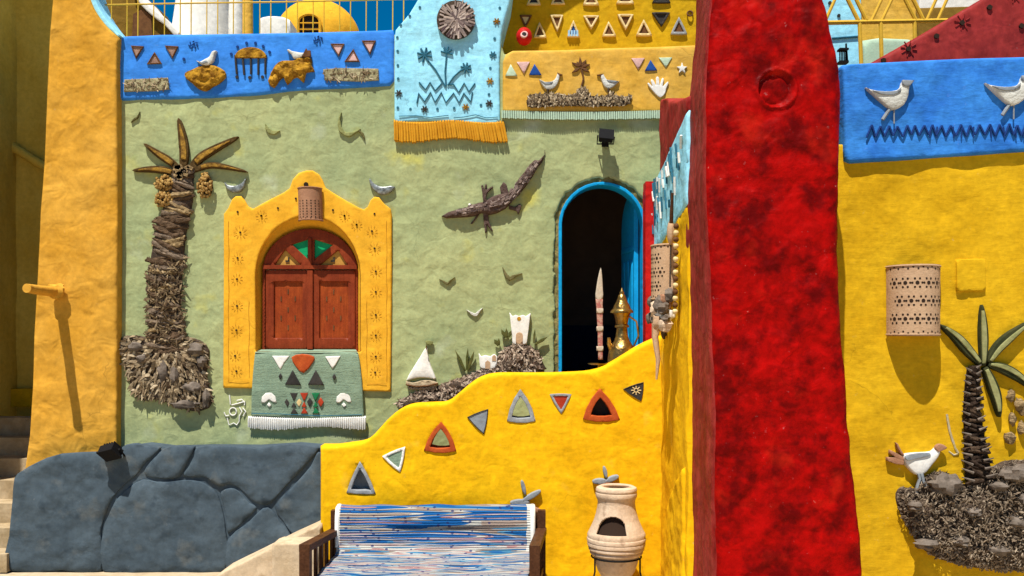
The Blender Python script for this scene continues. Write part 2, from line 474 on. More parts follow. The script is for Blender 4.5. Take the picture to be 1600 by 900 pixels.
m_pinktile = M("pink_tile", (.66, .42, .38), (.6, .38, .34), sc=8, bump=.15)
m_minttile = M("mint_tile", (.50, .62, .45), (.45, .57, .4), sc=8, bump=.15)
m_bluetile = M("deep_blue_tile", (.015, .06, .25), (.02, .08, .3), sc=8, bump=.15)
m_redtile = M("red_tile", (.40, .05, .02), (.33, .035, .015), sc=8, bump=.2)
m_sandtile = M("rose_sand_tile", (.36, .23, .17), (.26, .16, .12), sc=18, bump=.4, fine=50)
m_greentile = M("green_tile", (.015, .16, .06), bump=.15)
m_fringe_o = M("orange_fringe", (.62, .30, .02), (.5, .22, .012), sc=12, bump=0.14, fine=40, rough=.7)
m_fringe_g = M("pale_green_fringe", (.42, .54, .40), (.34, .46, .34), sc=12, bump=0.14, fine=40)

# ------------------------------------------------------------------ setting: ground
gx = [(-60, -60), (60, -60), (60, 60), (-60, 60)]
gn = 60; gv = []; gf = []
for j in range(gn + 1):
    for i in range(gn + 1):
        x = -400 * (1 - 2 * i / gn) if abs(1 - 2 * i / gn) > .5 else -20 * (1 - 2 * i / gn) * 2 * .5
        t = 1 - 2 * i / gn; u = 1 - 2 * j / gn
        x = -math.copysign(abs(t) ** 3 * 400 + abs(t) * 6, t); y = -math.copysign(abs(u) ** 3 * 400 + abs(u) * 6, u)
        z = .012 * noise.noise(Vector((x * 1.5, y * 1.5, 0))) if abs(x) < 15 and abs(y) < 15 else 0
        gv.append((x, y, z - .012))
for j in range(gn):
    for i in range(gn):
        gf.append((j * (gn + 1) + i, j * (gn + 1) + i + 1, (j + 1) * (gn + 1) + i + 1, (j + 1) * (gn + 1) + i))
g = obj("ground", gv, gf, m_ground, origin=(0, 0, 0)); tag(g, kind="structure")

def arc(cx, cy, rx, ry, a0, a1, n=16):
    return [(cx + rx * math.cos(math.radians(a0 + (a1 - a0) * i / n)), cy - ry * math.sin(math.radians(a0 + (a1 - a0) * i / n))) for i in range(n + 1)]

# ------------------------------------------------------------------ the sage green house wall
house = thing("house", W(600, 875, 10), "sage green plastered house front with arched window and dark blue-rimmed doorway", "house")
def ring_loop(off, jit=0, seed=1):
    p = [(874 - off, 660), (874 - off, 350)] + arc(941, 352, 67 + off, 67 + off, 180, 0)[1:-1] + [(1008 + off, 350), (1008 + off, 660)]
    if jit:
        p = resample(p, 5, True)
        p = [(x + jit * noise.noise(Vector((x * .13, y * .13, seed))), y + jit * noise.noise(Vector((x * .13, y * .13, seed + 9)))) for x, y in p]
    return p
win_hole = [(395, 562), (395, 436)] + arc(482, 436, 87, 103, 180, 0)[1:-1] + [(569, 436), (569, 562)]
pl("wall", [(160, 62), (300, 60), (612, 56), (640, 40), (775, 40), (788, 84), (1000, 82), (1090, 80), (1090, 878), (160, 878)], 10.0, .22, m_green, house, holes=[ring_loop(8, 4), win_hole], r=.02, s=.05, amp=.009, freq=3)
m_rim = M("raw_brown_plaster", (.26, .22, .085), (.15, .12, .04), sc=12, bump=0.3, fine=30, lump=0.23, lsc=14)
pl("door_reveal", ring_loop(16), 10.035, .15, m_rim, house, holes=[ring_loop(-2)], r=.0, s=.03, amp=.02, freq=14)
pl("door_frame", ring_loop(1), 9.985, .24, m_doorblue, house, holes=[[(878, 660), (878, 350)] + arc(941, 352, 63, 63, 180, 0)[1:-1] + [(1004, 350), (1004, 660)]], r=.006, s=.03)
# roof terrace behind the parapets
MB().box((-1.2, 1.55, 5.22), (3.2, 1.4, .08)).build("roof", m_whitewash, house)
MB().box((-1.2, 3.05, 2.6), (3.3, .1, 2.6)).build("rear_wall", m_whitewash, house)
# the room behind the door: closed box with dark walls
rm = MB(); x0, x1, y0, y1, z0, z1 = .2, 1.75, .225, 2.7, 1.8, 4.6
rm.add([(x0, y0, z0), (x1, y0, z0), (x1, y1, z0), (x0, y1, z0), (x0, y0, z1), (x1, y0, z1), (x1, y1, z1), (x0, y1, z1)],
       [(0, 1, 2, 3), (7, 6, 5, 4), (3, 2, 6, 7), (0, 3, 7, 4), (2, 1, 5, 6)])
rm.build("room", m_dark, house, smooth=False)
MB().box((.95, 2.66, 2.15), (.74, .02, .33)).build("dado", M("navy_dado", (.012, .022, .06), bump=0, mott=.2), house)
# door leaf, swung inwards on the right-hand jamb
dx = (1003 - 800) / 150 - .004
def leaf_fr(X): return lambda a, b, h: (X - h - .10 * (a - .2), a, b)      # faces -X, a = depth into the room
lz0, lz1 = 1.84, W(0, 292, 10).z
leaf_loop = [(.22, lz0), (.80, lz0), (.80, 3.50)] + [(.22 + .58 * math.cos(math.radians(t)) ** .8 if t < 90 else .22, 3.5 + (lz1 - 3.5) * math.sin(math.radians(t))) for t in range(10, 90, 10)] + [(.22, lz1)]
lf = plate("door_leaf", [leaf_loop], lambda a, b, h: (dx - .05 - h - .12 * (a - .22), a, b), .045, m_doorblue, house, r=.006, s=.08)
for k in range(3):
    a0 = .28 + k * .165
    plate("leaf_board", [[(a0, 1.95), (a0 + .13, 1.95), (a0 + .13, 3.15), (a0, 3.15)]], lambda a, b, h: (dx - .05 - h - .12 * (a - .22), a, b), .0, m_doorblue, lf, r=.008, s=.1, hf=lambda a, b: .012)
plate("leaf_rail", [[(.25, 3.24), (.78, 3.24), (.78, 3.30), (.25, 3.30)]], lambda a, b, h: (dx - .05 - h - .12 * (a - .22), a, b), .0, m_doorblue, lf, r=.008, s=.1, hf=lambda a, b: .014)

# ------------------------------------------------------------------ window: surround, wooden arch, shutters, coloured fan light
sur = [(349, 430), (349, 334), (356, 325), (362, 311), (368, 306), (376, 306), (381, 312), (387, 322), (395, 326), (420, 312), (442, 301), (452, 294), (457, 280),
       (466, 270), (478, 266), (488, 266), (498, 272), (504, 282), (508, 293), (522, 302), (542, 314), (560, 324), (568, 327), (574, 323), (579, 312), (585, 307),
       (592, 308), (600, 318), (610, 326), (612, 336), (612, 430), (610, 612), (348, 606)]
op = [(400, 549), (399, 435)] + arc(481, 432, 82, 94, 178, 2, 20) + [(563, 435), (563, 549)]
ws = pl("window_surround", sur, 9.962, .08, m_surround, house, holes=[op], r=.018, s=.03, amp=.005, freq=8)
# flared reveal from the surround back to the shutters
rv = MB(); n = 34
inn = [(411, 549), (411, 425)] + arc(484.5, 425, 73.5, 68, 178, 2, 20) + [(558, 425), (558, 549)]
va = [W(x, y, 9.966) for x, y in resample(op, 500, False)]; vb = [W(x, y, 10.13) for x, y in resample(inn, 500, False)]
rv.add(va + vb, [(i, i + 1, len(va) + i + 1, len(va) + i) for i in range(len(va) - 1)] + [(len(va) - 1, 0, len(va), 2 * len(va) - 1)])
rv.build("window_reveal", m_surround, ws)
d1 = MB(); rays = MB(); rr = random.Random(3)
suns = [(375, 363, 1), (371, 403, .5), (370, 436, .6), (370, 478, .6), (369, 516, .5), (367, 556, .5), (369, 580, .5), (581, 361, .5), (585, 388, .7), (587, 424, .7), (587, 456, .6), (587, 492, .6),
        (587, 524, .5), (587, 557, .6), (586, 582, .5), (408, 337, .6), (557, 351, .5), (538, 337, .4)]
for x, y in [(371, 331), (434, 325), (462, 310), (520, 328), (585, 334), (538, 337), (557, 351), (408, 337)] + [(a, b) for a, b, c in suns]:
    disc_px(d1, x, y, 9.951, 1.6, .02, 8)
disc_px(d1, 478, 288, 9.951, 3.6, .02, 12)  # dark discs paint the shade of drilled holes on the surround
for x, y, k in suns:
    for j in range(10):
        a = j * math.pi / 5 + .2
        stroke_px(rays, [(x + math.cos(a) * 5.5, y + math.sin(a) * 5.5), (x + math.cos(a) * (7 + 4 * k), y + math.sin(a) * (7 + 4 * k))], 9.956, .0017, 5)
for x in (357, 389, 573, 604):      # scratched border lines
    stroke_px(rays, [(x + .6 * math.sin(y * .1), y) for y in range(345 if x in (357, 604) else 470, 600, 12)], 9.958, .0016, 5)
for a, b in (((357, 597), (389, 597)), ((573, 600), (604, 600))): stroke_px(rays, [a, b], 9.958, .0016, 5)
tag(d1.build("drilled_hole_shade", m_darkhole, ws), kind="stuff"); tag(rays.build("scratched_rays", m_scratch, ws), kind="stuff")
DW = 10.06
wf = pl("window_frame", [(410, 549), (410, 425)] + arc(484.5, 425, 74.5, 68, 178, 2, 20) + [(559, 425), (559, 549)], DW, .06, m_shutter, house,
        holes=[[(414, 546), (414, 421), (482, 421), (482, 546)], [(487, 546), (487, 421), (555, 421), (555, 546)], [(456, 382), (481, 374), (481, 405)], [(491, 405), (491, 374), (520, 383)], [(445, 390), (470, 414), (429, 414)], [(528, 391), (543, 414), (500, 414)]], r=.006, s=.04)
m_pg = M("green_pane", (.012, .34, .13), (.01, .27, .10), bump=.1, rough=.3); m_py = M("amber_pane", (.50, .28, .06), (.42, .22, .04), bump=.1, rough=.4)
for p, mm in (([(452, 381), (484, 371), (484, 409)], m_pg), ([(488, 409), (488, 371), (524, 382)], m_pg), ([(444, 385), (476, 418), (425, 418)], m_py), ([(529, 386), (548, 418), (496, 418)], m_py)):
    pl("pane", p, DW + .028, .01, mm, wf, r=0, s=.1)
bd = MB()
for x, y in ((449, 408), (520, 408)):
    bd.box(W(x, y, DW + .022), (.02, .004, .008)); bd.box(W(x + 2, y - 3, DW + .022), (.006, .004, .02))
tag(bd.build("pane_birds", m_blacktile, wf), kind="stuff")
MB().box(W(484.5, 417.5, DW - .012), (.49, .022, .02)).build("transom", m_shutter, wf, sharp=30)
MB().box(W(484.5, 396, DW - .008), (.018, .018, .16)).build("mullion", m_shutter, wf)
for xa, xb in ((415, 483.5), (486, 555)):
    sh = pl("shutter", [(xa, 545), (xa, 422), (xb, 422), (xb, 545)], DW - .012, .04, m_shutter, house, holes=[[(xa + 13, 528), (xa + 13, 440), (xb - 11, 440), (xb - 11, 528)]], r=.007, s=.05)
    pl("shutter_panel", [(xa + 12, 529), (xa + 12, 439), (xb - 10, 439), (xb - 10, 529)], DW + .012, .01, m_shutter2, sh, r=0, s=.1)
    sl = MB(); xm = (xa + xb) / 2 + 1
    for x, y in ((0, 456), (0, 484), (0, 512), (-11, 467), (11, 467), (-11, 497), (11, 497)):
        sl.box(W(xm + x, y, DW + .011), (.006, .004, .026))
    tag(sl.build("carved_slots", m_brownfill, sh), kind="stuff")
MB().box(W(484.5, 484, DW - .026), (.028, .012, .41)).build("meeting_stile", m_shutter, house)

# ------------------------------------------------------------------ ochre buttress on the left
but = thing("buttress", W(110, 880, 9.8), "tall ochre plaster buttress at the house corner, its top curving into a blue edge", "buttress")
curve = cr([(184, 57), (166, 41), (150, 20), (141, 2), (134, -22), (131, -70)], 4, False)
pl("pier", [(84, -70), (81, 0), (76, 60), (72, 150), (68, 250), (62, 330), (58, 420), (52, 520), (50, 600), (45, 680), (38, 730), (36, 880), (183, 880), (182, 690), (184, 300), (182, 100)] + curve, 9.88, .4, m_orange, but, r=.03, s=.055, amp=.018, freq=3.2)
pl("blue_edge", curve + [(x + 9, y + (2 if i < 4 else 0)) for i, (x, y) in reversed(list(enumerate(curve)))][:-1], 9.92, .34, m_cyan, but, r=.008, s=.05)
# ------------------------------------------------------------------ slate grey plinth of painted stones
def tri_off(t, k):
    cx = sum(p[0] for p in t) / len(t); cy = sum(p[1] for p in t) / len(t)
    return [(cx + (x - cx) * k, cy + (y - cy) * k) for x, y in t]
def zz(pts, sx, x0, y0): return [(x0 + x / sx, y0 + y / sx) for x, y in pts]
plin = thing("plinth", W(260, 893, 9.5), "low slate grey plinth of big rounded plaster stones below the green wall", "plinth")
S = 3.077
stones = [
 [(40, 705), (50, 540), (65, 380), (75, 270), (110, 235), (180, 195), (290, 155), (480, 145), (570, 130), (600, 112), (650, 105), (700, 118), (762, 125), (735, 160), (697, 193), (675, 222), (648, 257), (598, 296), (537, 367), (496, 467), (484, 540), (483, 708), (300, 705)],
 [(787, 129), (850, 113), (930, 119), (911, 170), (890, 213), (862, 258), (820, 270), (760, 266), (712, 258), (694, 235), (722, 192), (752, 162)],
 [(957, 121), (1060, 113), (1200, 121), (1240, 129), (1300, 113), (1400, 106), (1480, 113), (1528, 126), (1485, 185), (1395, 280), (1316, 368), (1288, 391), (1252, 391), (1204, 366), (1152, 315), (1100, 295), (1060, 306), (1022, 285), (982, 260), (886, 260), (910, 213), (935, 167)],
 [(500, 712), (500, 530), (524, 450), (564, 372), (622, 314), (690, 277), (760, 290), (830, 285), (880, 280), (958, 286), (1006, 313), (1041, 347), (1066, 430), (1080, 520), (1080, 712), (800, 715)],
 [(1062, 335), (1110, 317), (1148, 334), (1196, 388), (1233, 411), (1178, 466), (1096, 533), (1089, 460), (1069, 380)],
 [(1097, 562), (1183, 493), (1265, 413), (1306, 424), (1346, 482), (1396, 545), (1410, 715), (1097, 715)],
 [(1322, 404), (1402, 316), (1492, 217), (1545, 150), (1550, 640), (1480, 580), (1408, 538), (1362, 472)]]
base = [(50, 715), (60, 400), (80, 280), (190, 205), (300, 165), (480, 155), (600, 125), (650, 118), (780, 135), (950, 128), (1200, 130), (1300, 124), (1400, 118), (1550, 130), (1555, 715)]
pl("backing", zz(base, S, 0, 660), 9.545, .5, m_grey, plin, r=.03, s=.1)
for i, st in enumerate(stones):
    pl("stone", tri_off(cr(zz(st, S, 0, 660), 2), 1.018), 9.53, .06, m_grey, plin, r=.010, s=.03, amp=.016, freq=5, bulge=.020, bR=.07)

# ------------------------------------------------------------------ yellow stair wall with triangle openings
DB = 9.2
sw = thing("stair_wall", W(760, 903, DB), "bright yellow stair wall with wavy stepped top and triangle openings", "wall")
top = cr([(500, 697), (522, 697), (545, 694), (568, 690), (585, 678), (604, 657), (624, 640), (645, 632), (675, 630), (698, 628), (715, 616), (738, 597), (757, 587), (780, 583), (830, 583), (885, 582), (925, 579), (952, 569), (978, 553), (1004, 538), (1030, 526), (1046, 520)], 3, False)
def rtri(t, bow=.06, n=3):
    """triangle with slightly bowed sides, as cut by hand"""
    out = []; cx = sum(p[0] for p in t) / 3; cy = sum(p[1] for p in t) / 3
    for i in range(3):
        a, b = t[i], t[(i + 1) % 3]; L = math.hypot(b[0] - a[0], b[1] - a[1])
        mx, my = (a[0] + b[0]) / 2 - cx, (a[1] + b[1]) / 2 - cy; q = math.hypot(mx, my) or 1
        for j in range(n):
            u = j / n; o = bow * L * 4 * u * (1 - u)
            out.append((a[0] + (b[0] - a[0]) * u + mx / q * o, a[1] + (b[1] - a[1]) * u + my / q * o))
    return out
T = [  # outline, opening scale, kind, frame, fill
 ([(562, 721), (587, 772), (541, 770)], .66, 'rec', m_fr_grey, m_fr_grey),
 ([(597, 713), (633, 698), (625, 738)], .68, 'tile', m_white, m_sage),
 ([(689, 659), (713, 705), (662, 704)], .62, 'hole', m_fr_red, None),
 ([(730, 652), (763, 639), (756, 679)], .88, 'tile', m_blacktile, m_greyclay),
 ([(813, 608), (837, 658), (792, 658)], .64, 'hole', m_fr_grey, None),
 ([(859, 616), (893, 616), (877, 647)], .66, 'tile', m_fr_grey, m_redtile),
 ([(937, 607), (969, 656), (911, 655)], .56, 'rec', m_fr_red, m_blacktile),  # black fill stands in for the unlit space behind this opening
 ([(974, 608), (1006, 597), (1002, 627)], .9, 'tile', m_blacktile, m_blacktile)]
holes = [tri_off(rtri(t), .80) for t, k, kd, a, b in T if kd in ('hole', 'rec')]
pl("wall", top + [(1046, 905), (500, 905)], DB, .24, m_yellow, sw, holes=holes, r=.035, s=.05, amp=.009, freq=3, back=True)
for t, k, kd, fa, fb in T:
    bow = .07 if k < .65 else .03
    o = rtri(t, bow); hole = tri_off(rtri(t, bow), k)
    big = kd == 'hole' or kd == 'rec'
    fr = pl("triangle_frame", o, DB - .012, .25 if big else .03, fa, sw, holes=[hole], r=.006, s=.03, amp=.003, freq=20, back=(kd == 'hole'))
    if fb: pl("triangle_fill", tri_off(o, k + .08), DB + (.13 if kd == 'rec' else -.004), .02, fb, fr, r=0, s=.05)
    if t[0] == (974, 608):
        sn = MB()
        for j in range(8):
            a = j * math.pi / 4; stroke_px(sn, [(994 + 3.5 * math.cos(a), 610 + 3.5 * math.sin(a)), (994 + 8 * math.cos(a), 610 + 7 * math.sin(a))], DB - .006, .005, 6)
        sn.tube([W(994 + 3 * math.cos(j * math.pi / 5), 610 + 3 * math.sin(j * math.pi / 5), DB - .006) for j in range(11)], .004, 6)
        sn.build("painted_sun", m_fr_cream, fr)
MB().box((1.0, -.46, 1.022), (.14, .09, 1.022)).build("rear_ledge", m_yellow, sw)

# stairs and landing between the stair wall and the house
st = thing("stairs", (-.6, -.25, 0), "narrow stairs behind the yellow stair wall climbing to the doorway", "stairs")
MB().box((1.02, -.28, .9), (.41, .27, .9)).build("landing", m_steps, st)
for i in range(9):
    z = 1.8 - .18 * (i + 1)
    MB().box((.61 - .25 * i - .127, -.28, z / 2), (.123, .27, z / 2)).build("step", m_steps, st)

# ------------------------------------------------------------------ alley steps and shaded neighbour on the far left
al = thing("alley_steps", (-5.1, 0, 0), "worn sandy steps climbing into the shaded alley beside the ochre buttress", "stairs")
for i in range(7):
    z = .2 * (i + 1) - .2; y = -.55 + .29 * i
    MB().box((-5.6, y + .145 + .01, z / 2 + .09), (.62, .145, z / 2 + .09)).build("step", m_steps, al, smooth=False)
nb = thing("neighbour_house", (-6.5, .5, 0), "olive ochre neighbouring house in deep shade at the left edge", "house")
def sidep(X): return lambda a, b, h: (X + h, a, b)
plate("wall", [[(-1.3, 0), (2.2, 0), (2.2, 10), (-1.3, 10)]], sidep(-6.22), .6, m_alley, nb, r=.03, s=.3, amp=.03, freq=1.5)  # height and forward run, out of view, are set to shade the alley
MB().box((-5.83, 2.15, 3.75), (.40, .1, 3.75)).build("end_wall", m_alley, nb)
MB().tube([W(-20, 203, 11.98), W(30, 236, 11.98), W(85, 270, 11.98)], .055, 10).build("ledge_pipe", m_alley, nb)
MB().box((-5.83, 1.98, CZ - 91 * 11.98 / FOC), (.39, .07, .11)).build("sill_beam", m_yellow2, nb)

# sandy ramp wall and block beside the bench
rp = thing("ramp_wall", W(430, 905, 9.1), "sandy rendered ramp wall rising beside the wooden bench, in front of the plinth", "wall")
pl("ramp", [(330, 906), (345, 895), (400, 868), (450, 843), (500, 820), (500, 915), (330, 915)], 9.1, .42, m_beige, rp, r=.02, s=.06, amp=.012, freq=6)
pl("block", [(424, 852), (432, 849), (498, 849), (498, 925), (424, 925)], 8.8, .3, m_beige, rp, r=.02, s=.06, amp=.01, freq=6)

# ------------------------------------------------------------------ side wall between the doorway and the red pillar
SX = 1.43
swl = thing("side_wall", (SX + .15, -1, 0), "side wall beside the doorway, yellow below, pale blue frieze, dull red top", "wall")
fs_ = side(SX)
plate("yellow_base", [[(-.02, 0), (2.2, 0), (2.2, 3.4), (-.02, 3.15)]], fs_, .3, m_yellow, swl, r=.02, s=.08, amp=.02, freq=4)
def sp(px, py):
    """side-wall plane point (a = -Y, z) that shows at photo pixel"""
    D = SX * FOC / (px - 800); return (10 - D, CZ + (HOR - py) * D / FOC)
plate("frieze", [[(-.02, 3.10), (2.2, 3.40), (2.2, 4.16), (1.2, 3.98), (-.02, 3.80)]], side(SX - .012), .3, m_cyan, swl, r=.02, s=.06, amp=.01, freq=5)
plate("red_top", [[(.72, 3.86), (1.2, 3.95), (2.2, 4.13), (2.2, 4.28), (1.6, 4.38), (1.0, 4.56), (.72, 4.62)]], side(SX - .004), .34, m_redw, swl, r=.03, s=.06, amp=.015, freq=5)
pilaster = MB().box((1.405, -.30, 1.9), (.07, .10, 1.9)).box((1.405, -.30, 3.82), (.066, .095, .06)); pilaster.build("pilaster", m_brightred, swl)
fz = MB(); fr2 = random.Random(5)
for k in range(26):
    a = fr2.uniform(.15, 1.9); z = 3.22 + .14 * a + fr2.uniform(.05, .42)
    fz.tube([(SX - .02, -a, z), (SX - .028, -a - fr2.uniform(-.05, .05), z + fr2.uniform(.06, .2))], .009, 6)
fz.build("frieze_strokes", m_teal, swl)
fw = MB()
for k in range(16):
    a = fr2.uniform(.2, 2.0); z = 3.25 + .14 * a + fr2.uniform(.0, .42)
    fw.tube([(SX - .022, -a, z), (SX - .03, -a - fr2.uniform(-.06, .06), z + fr2.uniform(.05, .16))], .012, 6)
fw.build("frieze_flowers", m_white, swl)
plate("rough_plaster", [[(.95, .02), (2.1, .02), (2.1, 1.25), (1.7, 1.05), (1.3, .8), (1.05, .5)]], side(SX - .03), .03, m_yellow, swl, r=.03, s=.03, amp=.014, freq=7)

# ------------------------------------------------------------------ red pillar
def lerp_tab(t, x):
    for (a, va), (b, vb) in zip(t, t[1:]):
        if x <= b: return va + (vb - va) * max(0, (x - a)) / (b - a)
    return t[-1][1]
BLt = [(-150, 1090), (0, 1085), (70, 1081), (150, 1074), (300, 1071), (560, 1076), (1000, 1077)]
FLt = [(-150, 1112), (0, 1108), (150, 1100), (300, 1102), (560, 1113), (1000, 1119)]
FRt = [(-150, 1235), (-20, 1278), (0, 1285), (50, 1299), (100, 1312), (150, 1316), (250, 1311), (330, 1309), (450, 1311), (560, 1320), (660, 1326), (760, 1336), (860, 1345), (1000, 1352)]
RC = W(1212, 139, 7.0)
pv = []; pf = []; rows = list(range(-150, 1060, 3)); NS = 0
for y in rows:
    DFq = 7.0; DBq = 7.95
    bl = W(lerp_tab(BLt, y), 0, DBq).x; flx = W(lerp_tab(FLt, y), 0, DFq).x; frx = W(lerp_tab(FRt, y) + 5, 0, DFq).x
    z = CZ + (HOR - y) * DFq / FOC
    corner = [(bl, DBq - 10), (flx, DFq - 10), (frx, DFq - 10), (frx - .02, DBq - 10)]
    loop = []; cnt_ = [26, 30, 16]
    rad = .11
    path = [corner[0]]
    # left side, rounded corner, front, rounded corner, right side
    def seg(a, b, n): return [(a[0] + (b[0] - a[0]) * i / n, a[1] + (b[1] - a[1]) * i / n) for i in range(n)]
    c1, c2 = corner[1], corner[2]
    def rc_(c, a, b, n=5):
        o = []
        for i in range(n + 1):
            t = i / n; o.append(((1 - t) ** 2 * a[0] + 2 * t * (1 - t) * c[0] + t * t * b[0], (1 - t) ** 2 * a[1] + 2 * t * (1 - t) * c[1] + t * t * b[1]))
        return o
    a1 = (c1[0] + (corner[0][0] - c1[0]) * rad / .95, c1[1] + rad); b1 = (c1[0] + rad, c1[1]); a2 = (c2[0] - rad, c2[1]); b2 = (c2[0], c2[1] + rad)
    loop = seg(corner[0], a1, 18) + rc_(c1, a1, b1)[:-1] + seg(b1, a2, 90) + rc_(c2, a2, b2)[:-1] + seg(b2, corner[3], 10) + [corner[3]]
    NS = len(loop)
    for x, yy in loop:
        p = Vector((x, yy, z)); nz = noise.noise(p * 2.2) * .020 + noise.noise(p * 6) * .010 + noise.noise(p * 15) * .004
        rho = math.hypot(x - RC.x, z - RC.z) if yy < DFq - 10 + .03 else 9
        if rho < .3:
            sd_ = (z - RC.z) / max(rho, .01); nz += -.012 / (1 + math.exp((rho - .10) / .008)) - .016 * math.exp(-((rho - .108) / .013) ** 2) + .014 * math.exp(-((rho - .138) / .014) ** 2)
        pv.append((x + nz * .6, yy - nz, z))
for j in range(len(rows) - 1):
    for i in range(NS - 1):
        pf.append((j * NS + i, (j + 1) * NS + i, (j + 1) * NS + i + 1, j * NS + i + 1))
pf.append(tuple(range(NS)))
rpil = thing("pillar", (1.9, -2.5, 0), "massive dark red painted pillar with a ring moulding, right of the doorway", "pillar")
shaft = obj("shaft", pv, pf, m_red, rpil, True, 60)
shaft.data.materials.append(m_redw)          # the left flank keeps an older, dustier coat
for p_ in shaft.data.polygons:
    if p_.index % (NS - 1) < 20 and p_.index < (len(rows) - 1) * (NS - 1): p_.material_index = 1
rg = MB(); cc = W(1212, 139, 6.99)
def ring(mb, c, R, r, n=40, sx=1., tilt=0):
    pts = [(c.x + R * sx * math.cos(2 * math.pi * k / n), c.y + .01 * math.sin(2 * math.pi * k / n + tilt), c.z + R * math.sin(2 * math.pi * k / n)) for k in range(n + 1)]
    mb.tube(pts, [r * (1 + .25 * math.sin(k * .6)) for k in range(n + 1)], 10, False)

# ------------------------------------------------------------------ right-hand yellow wall, blue parapet, slanting red wall
rw = thing("yellow_wall", W(1500, 905, 7.6), "golden yellow wall with brushed plaster right of the red pillar", "wall")
pl("wall", [(1285, 225), (1900, 225), (1900, 990), (1285, 990)], 7.6, .4, m_yellow_r, rw, r=.02, s=.05, amp=.012, freq=4)
bp = thing("parapet", W(1500, 250, 7.5), "brushed blue parapet with two white birds and navy zigzag, right of the pillar", "parapet")
pl("band", [(1317, 101), (1330, 99), (1390, 96), (1450, 93), (1520, 90), (1600, 88), (1700, 84), (1900, 80), (1900, 226), (1700, 231), (1600, 236), (1500, 243), (1440, 247), (1400, 250), (1330, 254), (1321, 250)], 7.55, .2, m_blue_r, bp, r=.025, s=.04, amp=.012, freq=5)
bird = zz([(315, 325), (350, 340), (440, 352), (520, 345), (550, 320), (565, 280), (635, 285), (607, 318), (600, 380), (572, 440), (512, 475), (468, 468), (400, 410)], 4.285, 1280, 60)
for ddx, ddy in ((0, 0), (187, -7)):
    b1_ = [(x + ddx, y + ddy) for x, y in bird]
    bo = pl("bird_relief", cr(b1_, 2), 7.515, .04, m_chalk, bp, r=.012, s=.02, bulge=.012)
    leg = MB(); stroke_px(leg, [(1391 + ddx, 169 + ddy), (1379 + ddx, 187 + ddy)], 7.53, .014); stroke_px(leg, [(1397 + ddx, 170 + ddy), (1397 + ddx, 193 + ddy)], 7.53, .006)
    leg.build("bird_leg", m_greyclay, bo)
    hd = pl("bird_head", [(x + ddx, y + ddy) for x, y in zz([(562, 276), (640, 280), (600, 325), (560, 310)], 4.285, 1280, 60)], 7.50, .03, m_greyclay, bo, r=.004, s=.03)
    pl("bird_wing", [(x + ddx, y + ddy) for x, y in zz([(360, 346), (440, 355), (520, 349), (552, 325), (545, 360), (500, 378), (440, 378), (400, 368)], 4.285, 1280, 60)], 7.498, .02, m_greyclay, bo, r=.004, s=.03)
zg = MB(); x = 1354; zr = random.Random(2); pts = []
while x < 1760:
    pts.append((x, (197 if len(pts) % 2 else 213) + zr.uniform(-2, 2) - (x - 1354) * .012)); x += zr.uniform(5.5, 8.5)
for a, b in zip(pts, pts[1:]): stroke_px(zg, [a, b], 7.538, .008)
for i in range(14): 
    x = 1450 + i * 19 + zr.uniform(-5, 5); stroke_px(zg, [(x, 198), (x + zr.uniform(-3, 3), 215)], 7.537, .006)
zg.build("zigzag", m_navyline, bp)

ra = thing("red_wall", W(1500, 100, 8.0), "slanting dark red wall with star holes above the right blue parapet", "wall")
pl("wall", [(1340, 110), (1362, 97), (1440, 53), (1520, 6), (1560, -18), (1700, -100), (1900, -160), (1900, 110)], 8.0, .35, m_red2, ra, r=.04, s=.06, amp=.008, freq=5)
sh_ = MB(); sr = MB()
for x, y, k in ((1504, 35, 1), (1547, 11, 0), (1464, 56, 0), (1420, 76, 1), (1381, 94, 0), (1585, -8, 1), (1597, 40, 0)):
    disc_px(sh_, x, y, 7.985, 4, .03, 10, .1)  # dark discs paint shadowed holes on the unpierced wall
    if k:
        for j in range(8):
            a = j * math.pi / 4 + .2; stroke_px(sr, [(x + 6 * math.cos(a), y + 6 * math.sin(a)), (x + 13 * math.cos(a), y + 13 * math.sin(a))], 7.999, .006, 5)
sh_.build("holes", m_darkhole, ra); sr.build("star_rays", m_red2, ra)
# ------------------------------------------------------------------ left blue parapet with its reliefs
m_slab = M('straw_slab', (.40, .36, .21), (.22, .19, .10), sc=16, bump=.6, fine=40)
DP = 9.976
par = thing("parapet", W(400, 155, DP), "bright blue parapet over the green wall with clay triangles, birds and rocks", "parapet")
pl("band", [(181, 60), (186, 56), (250, 53), (330, 52), (400, 51), (500, 49), (600, 46), (613, 45), (616, 54), (616, 126), (609, 134), (560, 137), (500, 140), (450, 143), (400, 149), (330, 153), (250, 155), (190, 157), (182, 150)], DP, .3, m_blue, par, r=.035, s=.045, amp=.006, freq=4)
for t, mm in (([(204, 71), (224, 72), (212, 91)], m_sandtile), ([(241, 81), (252, 99), (229, 100)], m_sandtile), ([(257, 71), (278, 72), (269, 91)], m_sandtile),
              ([(516, 68), (538, 68), (529, 88)], m_pinktile), ([(552, 76), (562, 96), (538, 96)], m_pinktile), ([(565, 63), (587, 63), (578, 85)], m_pinktile)):
    tf = pl("triangle_rim", t, DP - .02, .03, m_brownfill, par, holes=[tri_off(t, .74)], r=.004, s=.03)
    pl("triangle_tile", tri_off(t, .8), DP - .008, .02, mm, tf, r=0, s=.03)
rr = random.Random(11)
for poly in ([(194, 124), (262, 121), (264, 139), (240, 142), (193, 143)], [(505, 108), (530, 106), (591, 107), (592, 125), (560, 127), (507, 125)]):
    bk = pl("straw_slab", poly, DP - .018, .03, m_slab, par, r=.006, s=.03, amp=.006, freq=30)
    tag(chips(MB(), poly, DP - .021, 55, (.016, .04), (.004, .008), rr, .006).build("straw_chips", m_straw, bk, False), kind="stuff")
